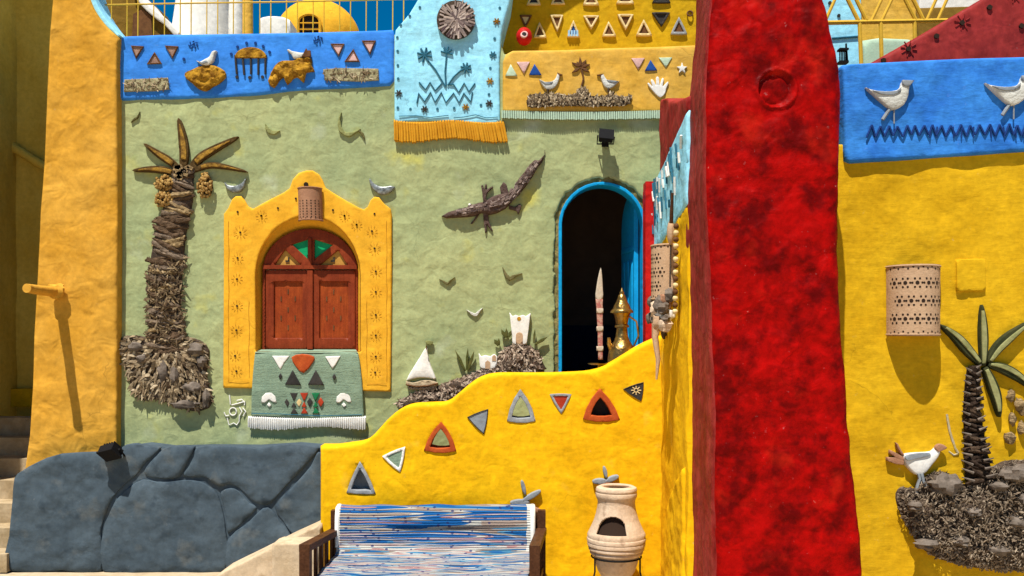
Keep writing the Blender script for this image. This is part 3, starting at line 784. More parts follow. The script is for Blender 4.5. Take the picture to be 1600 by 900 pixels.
rock1 = [(288, 114), (300, 108), (318, 101), (335, 102), (350, 110), (352, 120), (342, 130), (332, 135), (322, 142), (310, 139), (300, 130), (290, 122)]
rock2 = zz([(470, 460), (530, 330), (590, 290), (680, 290), (720, 270), (830, 265), (835, 330), (860, 380), (790, 390), (770, 475), (720, 430), (680, 440), (630, 490), (600, 430), (560, 460), (520, 515)], 5.333, 330, 40)
for rk, sd in ((rock1, 1), (rock2, 2)):
    pl("gold_rock", cr(rk, 2), DP - .03, .05, m_rockgold, par, r=.015, s=.018, amp=.03, freq=16, bulge=.03, so=sd)
b = pl("bird_relief", cr([(306, 94), (312, 96), (320, 92), (327, 88), (331, 80), (338, 79), (335, 85), (333, 94), (326, 101), (316, 101)], 2), DP - .045, .05, m_chalk, par, r=.008, s=.015, bulge=.01)
pl("bird_wing", [(308, 94), (314, 97), (322, 94), (324, 97), (316, 100)], DP - .062, .012, m_greyclay, b, r=.002, s=.02)
b = pl("bird_relief", cr(zz([(630, 205), (645, 195), (668, 208), (700, 215), (750, 225), (790, 225), (760, 255), (715, 275), (680, 265), (665, 235)], 5.333, 330, 40), 2), DP - .045, .05, m_chalk, par, r=.008, s=.015, bulge=.01)
pl("bird_tail", zz([(770, 225), (790, 185), (800, 205), (825, 205), (830, 255), (790, 262), (755, 255)], 5.333, 330, 40), DP - .052, .03, m_brownfill, b, r=.003, s=.02)
# comb with dome
cm = pl("comb_dome", [(366, 90)] + arc(391, 90, 25, 17, 180, 0, 14)[1:-1] + [(416, 90)], DP - .03, .04, m_rockgold, par, r=.01, s=.02, amp=.01, freq=20)
ct = MB()
for i, x in enumerate((368.5, 380, 392, 403.5, 414.5)):
    stroke_px(ct, [(x - (1 if i < 2 else -.5 * (i - 2)), 86), (x, 100), (x + (1.5 if i < 2 else 0), 116 + (i % 2))], DP - .012, .011, 8)
for x, y in ((370, 120), (390, 121), (410, 120)): disc_px(ct, x, y, DP - .014, 2.6, .02, 8)
ct.build("comb_teeth", m_blacktile, cm)
dk = MB()
for x, y in ((361, 84), (371, 73), (385, 67), (399, 67), (411, 72), (421, 81), (287, 92)): disc_px(dk, x, y, DP - .012, 2.2, .02, 8)
for cx_, cy_ in ((302, 70), (497, 62)):
    for j in range(7):
        a = j * .9; stroke_px(dk, [(cx_ + 5.5 * math.cos(a), cy_ + 4.5 * math.sin(a)), (cx_ + 7.5 * math.cos(a + .4), cy_ + 6 * math.sin(a + .4))], DP - .008, .006)
    stroke_px(dk, [(cx_ - 3, cy_ + 1), (cx_ + 1, cy_ - 2), (cx_ + 3, cy_ + 1)], DP - .008, .006)
tag(dk.build("navy_marks", m_navyline, par), kind="stuff")

# ------------------------------------------------------------------ pale blue tower panel with hanging fringe and arch
DT = 9.970
tw = thing("tower_panel", W(700, 222, DT), "pale blue plaster panel shaped like a hanging cloth with orange fringe and engraved palms", "panel")
pl("panel", [(616, 192), (616, 60), (618, 46), (640, 20), (652, 0), (690, -70), (690, -330), (1100, -330), (1100, -215), (960, -228), (880, -215), (832, -185), (812, -140), (806, -60), (798, 0), (791, 25), (784, 52), (781, 90), (781, 150), (782, 193), (745, 194), (700, 190), (660, 189)], DT, .6, m_cyan, tw, r=.025, s=.05, amp=.006, freq=4)
fg = MB(); fr_ = random.Random(4)
x = 616.5
while x < 786:
    w = fr_.uniform(1.6, 2.3); y0 = 189 + 2 * math.sin(x * .06); y1 = 218 + 3 * math.sin(x * .05 + 1) + fr_.uniform(-1, 1)
    fg.tube([W(x, y0, DT + .02), W(x + .2, y0 + 3, DT - .008), W(x + .8 + (x - 616) * .012, (y0 + y1) / 2, DT - .012), W(x + 1 + (x - 616) * .03, y1, DT - .01), W(x + 1 + (x - 616) * .03, y1 + 2, DT + .01)], [.008, w * .0066, w * .0068, w * .007, .006], 8); x += 2 * w
tag(fg.build("fringe", m_fringe_o, tw), kind="stuff")
pl("fringe_backing", [(617, 190), (782, 190), (788, 216), (740, 216), (700, 214), (617, 221)], DT + .0, .22, m_fringe_o, tw, r=.01, s=.05)
# straw disc
dc = W(712, 30, DT - .05)
sd = lathe("straw_disc", [(0, -.0), (.195, 0), (.198, .02), (.198, .09)], (0, 0, 0), m_straw_d, None, 40)
for v in sd.data.vertices: x_, y_, z_ = v.co; v.co = (x_, z_ * 1.0, y_)
sd.location = (dc.x, dc.y, dc.z); sd.parent = tw; sd.location = Vector(dc) - tw.location
dcb = MB(); rr = random.Random(21)
for k in range(150):
    a = rr.uniform(0, 2 * math.pi); q = rr.uniform(.03, .185); l = rr.uniform(.02, .06)
    R = Matrix.Rotation(-a + rr.uniform(-.25, .25), 3, 'Y'); p = Vector((dc.x + q * math.cos(a), dc.y - rr.uniform(.0, .012), dc.z + q * math.sin(a)))
    l = min(l, .195 - q + .012); w = rr.uniform(.005, .012)
    dcb.box(p, (l, .008, w), R)
tag(dcb.build("disc_chips", M("disc_chip", (.3, .2, .2), bump=.3, island=[(.05, .03, .035), (.42, .33, .27), (.09, .055, .06), (.55, .45, .38), (.06, .04, .045)]), sd, False), kind="stuff")
en = MB(); Z = lambda pts: zz(pts, 3.747, 610, 0)
DL = DT - .008
for p in ([(325, 510), (300, 470), (265, 410), (220, 355)], [(325, 500), (320, 420), (328, 330), (325, 300)], [(335, 500), (370, 450), (420, 405), (440, 395)],
          [(168, 482), (205, 525), (232, 482), (262, 530), (300, 490)], [(345, 495), (370, 495), (400, 540), (432, 485), (460, 535), (495, 488)],
          [(155, 605), (165, 545), (200, 595), (235, 540), (262, 598), (298, 540), (325, 600), (370, 545), (402, 600), (430, 545), (470, 595), (480, 540)]):
    stroke_px(en, Z(p), DL, .0085)
stroke_px(en, Z([(50, 680), (150, 677), (230, 688), (340, 675)]), DL, .004); stroke_px(en, Z([(370, 690), (430, 685), (500, 672), (560, 690), (630, 685)]), DL, .004)
for cx_, cy_, k in ((200, 322, 44), (330, 310, 36), (442, 398, 32)):
    for j in range(8):
        a = j * math.pi / 4 + .25
        if cy_ == 310 and math.sin(a) > .3: continue
        stroke_px(en, Z([(cx_, cy_), (cx_ + k * math.cos(a), cy_ + k * math.sin(a))]), DL - .002, .011 if k > 40 else .009)
en.build("engraved_palms", m_teal, tw)
dt = MB(); fl = MB()
for x, y in ((60, 145), (113, 92), (172, 42), (40, 218), (42, 298), (43, 382), (45, 460), (43, 630), (117, 638), (275, 637), (373, 632), (530, 615), (640, 45), (610, 225), (585, 398), (577, 552), (720, -30), (690, -70)):
    xx, yy = Z([(x, y)])[0]; disc_px(dt, xx, yy, DL, 2.1, .02, 8)
tag(dt.build("dots", m_teal, tw), kind="stuff")
for x, y, k in ((48, 545, 0), (200, 638, 0), (578, 605, 0), (600, 320, 2), (622, 125, 1), (583, 475, 1), (440, 627, 1)):
    xx, yy = Z([(x, y)])[0]; f_ = MB()
    disc_px(f_, xx, yy, DL - .003, 2.6, .02, 8)
    for j in range(6): stroke_px(f_, [(xx, yy), (xx + 5.5 * math.cos(j * 1.047), yy + 5.5 * math.sin(j * 1.047))], DL - .001, .007)
    f_.build("flower_relief", (m_blacktile, m_rockgold, m_teal)[k], tw)

# ------------------------------------------------------------------ warm yellow parapet right of it
DY = 9.974
yp = thing("parapet", W(920, 186, DY), "warm yellow parapet with pale green fringe, straw island, two birds and white hand", "parapet")
pl("band", [(785, 176), (785, 96), (790, 84), (801, 78), (875, 77), (950, 74), (1025, 72), (1095, 69), (1095, 176)], DY, .45, m_yellow3, yp, r=.035, s=.045, amp=.005, freq=4)
fg = MB(); x = 785; fr_ = random.Random(9)
while x < 1034:
    y0 = 172 + 2.5 * math.sin((x - 785) * .013); fg.tube([W(x, y0 + 1, DY + .02), W(x, y0 + 1, DY - .015), W(x, y0 + 12 + fr_.uniform(-.6, .6), DY - .02), W(x, y0 + 13.5, DY + .02)], [.006, .010, .0105, .006], 7); x += 3.5
tag(fg.build("fringe", m_fringe_g, yp), kind="stuff")
pl("fringe_backing", [(785, 172), (1080, 172), (1080, 184), (785, 185)], DY + .01, .3, m_sage, yp, r=.01, s=.06)
ZY = lambda pts: zz(pts, 5.293, 780, 70)
for t, mm in (([(50, 256), (95, 160), (150, 256)], m_minttile), ([(145, 141), (252, 139), (205, 238)], m_pinktile), ([(246, 248), (292, 157), (350, 248)], m_bluetile),
              ([(1095, 110), (1203, 108), (1150, 203)], m_pinktile), ([(1205, 213), (1252, 124), (1308, 210)], m_bluetile), ([(1322, 105), (1430, 103), (1380, 188)], m_minttile)):
    pl("triangle_tile", ZY(t), DY - .014, .03, mm, yp, r=.004, s=.04)
pl("star", ZY([(1513, 145), (1524, 178), (1556, 180), (1532, 200), (1542, 235), (1513, 212), (1485, 235), (1495, 200), (1470, 180), (1503, 178)]), DY - .018, .03, m_white, yp, r=.004, s=.03)
pl("hand_relief", cr(ZY([(1335, 435), (1290, 400), (1240, 340), (1228, 318), (1240, 315), (1270, 345), (1255, 295), (1265, 285), (1280, 300), (1300, 335), (1298, 275), (1310, 262), (1322, 275), (1328, 335), (1345, 280), (1358, 275), (1362, 290), (1352, 345), (1385, 310), (1398, 305), (1400, 318), (1380, 365), (1372, 400)]), 2), DY - .02, .03, m_white, yp, r=.005, s=.02)
pm = thing("x", (0, 0, 0), None, None); bpy.data.objects.remove(pm)
pa = MB()
stroke_px(pa, ZY([(678, 345), (690, 310), (697, 280), (690, 240), (675, 190)]), DY - .01, .010)
pt = pa.build("palm_trunk", m_brownfill, yp)
for ang, l in ((95, 90), (55, 80), (20, 80), (-28, 85), (-150, 85), (150, 85), (-92, 10), (125, 60)):
    a = math.radians(ang); cx_, cy_ = 675, 185; ux, uy = math.cos(a), -math.sin(a)
    pl("palm_leaf", ZY([(cx_, cy_), (cx_ + ux * l * .5 - uy * 14, cy_ + uy * l * .5 + ux * 14), (cx_ + ux * l, cy_ + uy * l), (cx_ + ux * l * .5 + uy * 14, cy_ + uy * l * .5 - ux * 14)]), DY - .02, .03, m_brownfill, pt, r=.004, s=.03)
for pts, wing, leg, hd in (
    ([(330, 282), (375, 305), (440, 300), (470, 270), (485, 230), (500, 250), (490, 300), (465, 345), (420, 368), (375, 355)], [(340, 290), (375, 308), (445, 303), (435, 325), (380, 325)], (405, 395), [(480, 228), (525, 246), (490, 258)]),
    ([(995, 295), (960, 310), (910, 300), (880, 275), (860, 240), (840, 255), (850, 300), (870, 340), (905, 362), (945, 345)], [(985, 298), (960, 312), (905, 304), (890, 288), (925, 292)], (905, 390), [(862, 238), (808, 246), (850, 262)])):
    b = pl("bird_relief", cr(ZY(pts), 2), DY - .022, .035, m_chalk, yp, r=.006, s=.015, bulge=.008)
    pl("bird_wing", ZY(wing), DY - .034, .012, m_greyclay, b, r=.002, s=.03)
    pl("bird_head", ZY(hd), DY - .026, .03, m_brownfill, b, r=.002, s=.03)
    lg = MB(); lx = leg[0]; stroke_px(lg, ZY([(lx, 360), (lx - 5, leg[1])]), DY - .012, .010); lg.build("bird_leg", m_straw_d, b)
isl = ZY([(225, 470), (245, 415), (300, 400), (380, 405), (450, 400), (560, 415), (640, 400), (650, 360), (700, 345), (740, 380), (760, 420), (880, 425), (930, 385), (960, 415), (1030, 430), (1100, 410), (1085, 480), (1040, 500), (800, 505), (500, 500), (280, 515), (235, 505)])
ib = pl("straw_island", isl, DY - .03, .06, m_straw_d, yp, r=.01, s=.03, amp=.02, freq=12)
rr = random.Random(31)
tag(chips(MB(), isl, DY - .035, 520, (.012, .03), (.006, .012), rr, .035, ang=lambda x, y: math.radians(rr.gauss(90, 35))).build("straw_chips", m_straw, ib, False), kind="stuff")

# ------------------------------------------------------------------ mustard terrace wall behind it, with rows of triangles
DM = 10.5
mw = thing("terrace_wall", W(920, 90, DM), "mustard terrace wall under the arch with rows of framed triangles", "wall")
pl("wall", [(740, 110), (740, -180), (1150, -180), (1150, 110)], DM, .2, m_yellow2, mw, r=.0, s=.09, amp=.008, freq=4)
for t, fa, fb in (([(843, 34), (854, 58), (834, 58)], m_fr_cream, m_brownfill), ([(860, 23), (880, 23), (871, 49)], m_fr_cream, m_brownfill), ([(896, 31), (906, 57), (886, 57)], m_fr_cream, m_bluetile),
                  ([(912, 24), (936, 24), (924, 45)], m_fr_cream, m_brownfill), ([(951, 33), (963, 56), (941, 56)], m_fr_cream, m_brownfill), ([(965, 22), (990, 22), (978, 46)], m_fr_cream, m_brownfill),
                  ([(1006, 30), (1019, 55), (994, 55)], m_fr_cream, m_brownfill), ([(1019, 19), (1047, 19), (1034, 41)], m_blacktile, m_blacktile), ([(1061, 26), (1074, 53), (1048, 53)], m_fr_grey, m_brownfill),
                  ([(812, 23), (831, 23), (821, 43)], m_brownfill, m_fr_cream), ([(834, -18), (845, 7), (823, 7)], m_fr_cream, m_blacktile), ([(872, -18), (883, 6), (861, 6)], m_fr_cream, m_brownfill),
                  ([(923, -18), (936, 7), (911, 7)], m_fr_cream, m_brownfill), ([(977, -20), (991, 5), (963, 5)], m_fr_cream, m_brownfill), ([(1034, -22), (1048, 4), (1019, 4)], m_blacktile, m_blacktile)):
    fr = pl("triangle_frame", rtri(t, .02), DM - .03, .05, fa, mw, holes=[tri_off(t, .6)], r=.006, s=.03)
    pl("triangle_fill", tri_off(t, .68), DM - .014, .02, fb, fr, r=0, s=.05)
bt = MB()
for i in range(4): bt.box(W(889 + i * 4.3, 52, DM - .032), (.010, .006, .032))
bt.build("blue_white_bars", M("light_blue_bar", (.30, .52, .75), bump=.1), mw)
rgm = MB(); c_ = W(1078, 21, DM - .02); ring(rgm, c_, .03, .008, 20); rgm.build("clay_ring", m_brownfill, mw)
vz = thing("round_jar", W(819, 72, 10.1), "small round red jar with black mouth on the yellow parapet ledge", "jar")
j = MB(); jc = W(819, 57, 10.12); j.ball((jc.x, jc.y, jc.z), (.085, .085, .095), 20, 12); j.build("jar_body", m_brightred, vz)
jm = MB(); ring(jm, W(819, 54, 10.03), .03, .010, 20); jm.build("jar_lip", m_pinktile, vz)
jd = MB(); disc_px(jd, 819, 54, 10.02, 3.6, .03, 14); jd.build("jar_mouth", m_blacktile, vz)

# ------------------------------------------------------------------ roof terrace railings and the buildings beyond
rl = thing("roof_railing", W(390, 52, 10.25), "thin yellow roof railing above the blue parapet", "railing")
DRL = 10.2
MB().tube([W(150, 8, DRL), W(300, 5, DRL), W(440, 3, DRL), W(660, -2, DRL)], .009, 8).build("top_rail", m_rail, rl)
MB().tube([W(150, 60, DRL), W(660, 60, DRL)], .009, 8).build("bottom_rail", m_rail, rl)
k = 0; x = 157.
while x < 650:
    MB().tube([W(x, 62, DRL), W(x + .5, -28, DRL)], .0062, 7).build("baluster", m_rail, rl); x += 17 if k % 2 == 0 else 24.5; k += 1
MB().tube([W(150, -28, DRL), W(660, -30, DRL)], .014, 8).build("top_rail", m_rail, rl)

bb = thing("ochre_house", W(200, 70, 15), "ochre house gable in painted brown shade with white curved edge behind the roof railing", "house")
gcurve = cr([(205, -12), (222, 10), (240, 26), (256, 38), (274, 58)], 3, False)
m_brownwall = M("brown_shaded_ochre", (.20, .115, .018), (.14, .08, .014), sc=1, bump=.2, fine=12, lump=.2)  # gable's shade painted as darker ochre; also colours the brown house base
pl("gable", [(150, 120), (150, -40), (190, -40)] + gcurve + [(276, 120)], 15., 2.0, m_brownwall, bb, r=.02, s=.3)
pl("white_edge", gcurve + [(x + 5, y - 8) for x, y in reversed(gcurve)], 14.9, 1.0, m_whitewash, bb, r=.02, s=.2)
pl("dark_door", [(206, 60), (208, 22), (222, 14), (236, 24), (238, 60)], 14.95, .05, m_brownfill, bb, r=0, s=.3)
mn = thing("white_tower", W(318, 70, 16), "tapering white tower beyond the roof railing against the sky", "tower")
c_ = W(318, 90, 16); lathe("tower_body", [(.62, -2), (.56, 0), (.43, 1.0), (.36, 1.7), (.3, 2.4), (0, 2.6)], c_, m_whitewash, mn, 40)
c_ = W(369, 90, 15.4); lathe("tower_fin", [(.12, -2), (.12, .6), (.09, 1.6), (0, 1.8)], c_, m_whitewash, mn, 16)
op_ = thing("orange_post", W(387, 70, 14), "slim orange post behind the roof railing beside the white tower", "post")
lathe("post_shaft", [(.085, -1.6), (.078, 0), (.072, 1.0), (0, 1.02)], W(387, 60, 14), m_yellow3, op_, 16)
wv = thing("white_vault", W(425, 70, 17), "low white rounded vault in front of the yellow dome", "vault")
pl("vault_body", [(404, 120), (404, 34)] + cr([(406, 27), (418, 24), (440, 25), (452, 30)], 2, False) + [(456, 120)], 16.6, .9, m_whitewash, wv, r=.05, s=.3)
dm = thing("dome", W(497, 70, 20), "yellow dome with a dark arched grille window behind the roof railing", "dome")
c_ = W(497, 64, 20); R_ = 66 * 20 / FOC
lathe("dome_shell", [(R_, -1.8), (R_, -.1)] + [(R_ * math.cos(math.radians(t)), -.1 + (62 * 20 / FOC) * math.sin(math.radians(t)) + .1) for t in range(4, 91, 6)], c_, m_surround, dm, 56)
dw = pl("dome_window", [(466, 70), (466, 34)] + arc(483, 34, 17, 12, 180, 0, 10)[1:-1] + [(500, 34), (500, 70)], 19.12, .3, m_darkhole, dm, r=0, s=.3)
gr = MB()
for x in (474, 489): stroke_px(gr, [(x, 60), (x, 23)], 19.1, .012)
for y in (36, 46): stroke_px(gr, [(466, y), (500, y)], 19.1, .012)
gr.tube([W(x, y, 19.1) for x, y in [(466, 60), (466, 34)] + arc(483, 34, 17, 12, 180, 0, 10)[1:-1] + [(500, 34), (500, 60)]], .03, 8)
gr.build("window_grille", m_surround, dw)

# right-hand roof corner behind the slanting red wall
rl2 = thing("roof_railing", W(1370, 97, 9.0), "yellow zigzag roof railing above the right blue parapet", "railing")
DR2 = 9.0
MB().tube([W(1270, 36, DR2), W(1480, 32, DR2)], .022, 8).build("rail", m_rail, rl2)
for xa, ya, xb, yb in ((1343, 34, 1346, 110), (1376, 34, 1378, 110), (1429, 34, 1430, 110)): MB().tube([W(xa, ya, DR2), W(xb, yb, DR2)], .02, 8).build("post", m_rail, rl2)
for xa, xb in ((1341, 1305), (1354, 1319), (1431, 1395), (1443, 1408)): MB().tube([W(xa, 32, DR2), W(xb, -40, DR2)], .02, 8).build("brace", m_rail, rl2)
for xa, xb in ((1290, 1322), (1362, 1396), (1378, 1412), (1448, 1480), (1465, 1497)): MB().tube([W(xa, 32, DR2), W(xb, -40, DR2)], .015, 8).build("brace", m_rail, rl2)
cb = thing("blue_house", W(1310, 120, 10.6), "pale blue house wall glimpsed through the zigzag railing", "house")
pl("wall", [(1180, 160), (1180, -140), (1344, -140), (1349, 160)], 10.6, .3, m_cyan, cb, r=.02, s=.2)
l_ = MB(); stroke_px(l_, [(1300, 60), (1342, 57)], 10.59, .012); l_.build("wall_line", m_teal, cb)
d_ = MB(); disc_px(d_, 1311, 24, 10.585, 2.6, .02, 10); disc_px(d_, 1297, 4, 10.585, 2.6, .02, 10); d_.build("dots", m_blacktile, cb)
ob = thing("orange_house", W(1390, 120, 11), "light orange house wall with pale base behind the zigzag railing", "house")
pl("wall", [(1346, 160), (1346, -140), (1440, -140), (1432, 20), (1440, 160)], 11.0, .3, m_yellow3, ob, r=.02, s=.2)
pl("pale_base", [(1349, 160), (1349, 62), (1375, 58), (1420, 60), (1445, 66), (1445, 160)], 10.8, .18, m_fringe_g, ob, r=.04, s=.1)
wh = thing("white_house", W(1460, 100, 13), "white and brown house corner at the far right beyond the railing", "house")
pl("wall", [(1436, 160), (1436, -60), (1560, -60), (1560, 160)], 13.0, .5, m_whitewash, wh, r=.02, s=.3)
pl("brown_base", [(1434, 160), (1434, 12), (1560, 8), (1560, 160)], 12.9, .08, m_brownwall, wh, r=.02, s=.3)
lt = thing("lantern", W(1318, 98, 8.6), "small black metal lantern on the wall top beside the red pillar", "lantern")
q = MB()
for i in range(5): q.box(W(1312 + i * 2.4, 88, 8.6), (.004, .004, .055))
q.box(W(1317, 78, 8.6), (.04, .04, .008)); q.box(W(1317, 98, 8.6), (.04, .04, .01)); q.build("cage", m_iron, lt)
MB().tube([W(1323, 98, 8.62), W(1322, 68, 8.62)], [.016, .008], 8).build("spike", m_iron, lt)
# ------------------------------------------------------------------ perforated clay wall lamps (half cylinders open at both ends)
def half_lamp(name, label, fr, w, h, dep, mat, holes, group="clay wall lamps", lean=0.0, th=.016):
    """fr(a, b, out): a across, b up (0 at the base), out from the wall"""
    base = fr(0, 0, 0); t = thing(name, base, label, "lamp", group)
    nA, nB = 26, 10; v = []; f = []
    def P(u, b, k): a = math.pi * u; return fr(-math.cos(a) * (w / 2 - k) * (1 - lean * b / h), b, math.sin(a) * (dep - k))
    for k in (0, th):
        for j in range(nB + 1):
            for i in range(nA + 1): v.append(P(i / nA, h * j / nB, k))
    n = (nA + 1) * (nB + 1)
    for j in range(nB):
        for i in range(nA):
            q = j * (nA + 1) + i; f.append((q, q + 1, q + nA + 2, q + nA + 1)); f.append((n + q + nA + 1, n + q + nA + 2, n + q + 1, n + q))
    for j in (0, nB):
        for i in range(nA):
            q = j * (nA + 1) + i; f.append((q, n + q, n + q + 1, q + 1) if j == 0 else (q, q + 1, n + q + 1, n + q))
    for i in (0, nA):
        for j in range(nB):
            q = j * (nA + 1) + i; f.append((q, q + nA + 1, n + q + nA + 1, n + q))
    sh = obj("shade", v, f, mat, t, True, 35)
    mb = MB()
    for u, b, r in holes:
        c = Vector(P(u, b * h, -.0015)); e = Vector(P(u + .01, b * h, -.0015)) - c; e.normalize()
        upv = Vector(fr(0, 1, 0)) - Vector(fr(0, 0, 0)); upv.normalize()
        vv = [c] + [c + e * r * math.cos(2 * math.pi * k / 8) + upv * r * math.sin(2 * math.pi * k / 8) for k in range(8)]
        mb.add(vv, [(0, 1 + k, 1 + (k + 1) % 8) for k in range(8)])
    tag(mb.build("perforation_shade", m_darkhole, sh, False), kind="stuff")  # flat dark discs imitate the shadowed holes; the clay is not pierced
    for b in (.02, .98): MB().tube([P(i / nA, h * b, -.002) for i in range(nA + 1)], .006, 6).build("rim", mat, sh)
    return t
def pattern(nx, sp, big, small):
    """rows of diamonds of drilled holes"""
    out = []
    for b in (.05, .95):
        for i in range(15): out.append((.10 + .8 * i / 14, b + (.012 if i % 2 else -.012), small * .9))
    for r_ in range(3):
        for i in range(nx):
            u = .16 + .68 * (i + (.5 if r_ % 2 else 0)) / nx; b = .24 + .25 * r_
            out.append((u, b, big))
            for k in range(6):
                a = k * math.pi / 3; out.append((u + sp * math.cos(a) * .75, b + sp * math.sin(a) * .9, small))
    return out
pR = W(1425, 525, 7.59)
half_lamp("wall_lamp", "large buff clay half-round wall lamp with drilled pattern on the golden yellow wall", lambda a, b, o: (pR.x + a + b * .0, pR.y - o, pR.z + b), .405, .555, .21, m_clay, pattern(5, .075, .0155, .0088), lean=-.01)
pW = W(486, 346, 9.947)
half_lamp("wall_lamp", "brown clay half-round wall lamp fixed above the shuttered arched window", lambda a, b, o: (pW.x + a - b * .03, pW.y - o, pW.z + b), .25, .345, .13, m_terra, [(u, b, .0075) for u in (.25, .36, .47, .58, .69, .80) for b in (.10, .18, .26, .34, .42, .5, .58)] + [(.3 + .13 * i, .06, .006) for i in range(5)], lean=.02)
half_lamp("wall_lamp", "buff clay half-round wall lamp on the side wall beside the red pillar", lambda a, b, o: (SX - .01 - o, -1.45 - a * .9, 2.65 + b), .36, .49, .18, m_clay, pattern(5, .09, .014, .009))
# yellow square plaque
pq = pl("plaque", [(1495, 405), (1540, 404), (1541, 454), (1496, 455)], 7.575, .06, m_yellow_r, None, r=.008, s=.04)
tag(pq, "plain golden square plaque beside the clay lamp on the right wall", "plaque")

# ------------------------------------------------------------------ palm relief on the green wall
pal = thing("palm_relief", W(260, 640, 9.975), "palm tree relief of dry bark with five fronds and date clumps on the green wall", "palm relief")
tr = random.Random(17)
def bark_mesh(seed):
    q = random.Random(seed); v = []; f = []; nx = 8
    for j in range(4):
        for i in range(nx + 1):
            u = -1 + 2 * i / nx; rnd_ = math.sqrt(max(0, 1 - u * u))
            z = (.5, .22, -.2, -.55)[j] + .10 * q.uniform(-1, 1) + .28 * (u * u) * (.6) - .1
            y = -(.45, .75, .95, .62)[j] * rnd_ * .55 - .1 * q.uniform(0, 1)
            v.append((u * (1 + .06 * q.uniform(-1, 1)), y, z * (1 - .35 * abs(u) ** 3)))
    k = len(v)
    for i in range(nx + 1): v.append((v[i][0], .1, v[i][2] * .6))
    for i in range(nx + 1): v.append((v[3 * (nx + 1) + i][0], .1, v[3 * (nx + 1) + i][2] * .6))
    n = nx + 1
    for j in range(3):
        for i in range(nx): f.append((j * n + i, (j + 1) * n + i, (j + 1) * n + i + 1, j * n + i + 1))
    for i in range(nx):
        f.append((i, i + 1, k + i + 1, k + i)); f.append((3 * n + i + 1, 3 * n + i, k + n + i, k + n + i + 1))
    me = bpy.data.meshes.new("bark_piece"); me.from_pydata(v, [], f); me.shade_smooth(); me.set_sharp_from_angle(angle=math.radians(35)); return me
m_barks = [M("bark_%s" % n, c, tuple(x * .45 for x in c), sc=30, bump=.9, fine=45, brush=(18, 18, 90), bcol=.35, bbump=.9, rough=.9) for n, c in
           (("umber", (.13, .082, .048)), ("grey", (.22, .16, .11)), ("tan", (.34, .235, .115)))]
bmeshes = []
for k in range(9):
    me = bark_mesh(k); me.materials.append(m_barks[(0, 1, 0, 1, 2, 0, 1, 0, 1)[k]]); bmeshes.append(me)
trunk = [(288, 268, 17), (283, 290, 21), (279, 315, 25), (272, 340, 27), (265, 370, 28), (261, 400, 30), (258, 430, 30), (257, 460, 29), (257, 490, 29), (259, 520, 31), (263, 548, 33)]
def trunk_at(t, tab):
    k = min(int(t), len(tab) - 2); f_ = t - k
    return [tab[k][i] + (tab[k + 1][i] - tab[k][i]) * f_ for i in range(3)]
def bark_piece(x, y, hw, hh, D, rot, parent, meshes=bmeshes, dep=.09):
    o = bpy.data.objects.new("bark_piece", tr.choice(meshes)); C.objects.link(o); o.parent = parent
    p = W(x, y, D) - wloc(parent); o.location = p; s = D / FOC
    o.scale = (hw * s, dep * tr.uniform(.8, 1.2), hh * s); o.rotation_euler = (tr.uniform(-.25, .25), rot, tr.uniform(-.15, .15)); return o
core = pl("trunk", [(trunk[i][0] - trunk[i][2] * .86, trunk[i][1]) for i in range(len(trunk))] + [(trunk[i][0] + trunk[i][2] * .86, trunk[i][1]) for i in reversed(range(len(trunk)))], 9.975, .03, m_straw_d, pal, r=.02, s=.04, amp=.02, freq=14, bulge=.03)
for k in range(46):
    x, y, hw = trunk_at(k / 45 * 9.99, trunk)
    bark_piece(x + tr.uniform(-3, 3), y, hw * tr.uniform(.74, 1.06), tr.uniform(6.5, 10.5), 9.973, tr.uniform(-.2, .5), core)
    if k > 8 and k % 2: bark_piece(x + tr.uniform(-14, 14), y + 4, hw * tr.uniform(.35, .5), tr.uniform(6, 10), 9.950, tr.uniform(-.5, .6), core, dep=.05)
shag = [(trunk[i][0] - trunk[i][2] * 1.02, trunk[i][1]) for i in range(5, 11)] + [(trunk[i][0] + trunk[i][2] * 1.02, trunk[i][1]) for i in reversed(range(5, 11))]
tag(chips(MB(), shag, 9.965, 420, (.015, .05), (.005, .012), tr, .07).build("bark_fibres", m_bark, core, False), kind="stuff")
def frond(parent, pts, w, D, m_in, m_ed, name="frond", tipw=.10):
    """a dry frond: dark outer blade with a paler inner blade"""
    c = cr(pts, 5, False); L, R = [], []
    for i, (x, y) in enumerate(c):
        a = c[max(0, i - 1)]; b = c[min(len(c) - 1, i + 1)]; dx_, dy_ = b[0] - a[0], b[1] - a[1]; q = math.hypot(dx_, dy_) or 1
        t = i / (len(c) - 1); ww = w * (tipw + (1 - tipw) * math.sin(math.pi * min(1, .15 + .85 * t)) ** .7) * (1 if t < .97 else .45)
        L.append((x - dy_ / q * ww, y + dx_ / q * ww)); R.append((x + dy_ / q * ww, y - dx_ / q * ww))
    o = pl(name, L + R[::-1], D, .05, m_ed, parent, r=.008, s=.025, amp=.01, freq=12)
    k = len(c); s_ = 3; e_ = int(k * .93)
    kf = [.22 + .25 * ((i - s_) / (e_ - s_)) ** 3 for i in range(k)]
    Li = [((L[i][0] * (1 - kf[i]) + R[i][0] * kf[i]), (L[i][1] * (1 - kf[i]) + R[i][1] * kf[i])) for i in range(s_, e_)]; Ri = [((L[i][0] * kf[i] + R[i][0] * (1 - kf[i])), (L[i][1] * kf[i] + R[i][1] * (1 - kf[i]))) for i in range(s_, e_)]
    pl("frond_heart", Li + Ri[::-1], D - .014, .02, m_in, o, r=.005, s=.025, amp=.006, freq=30)
    return o
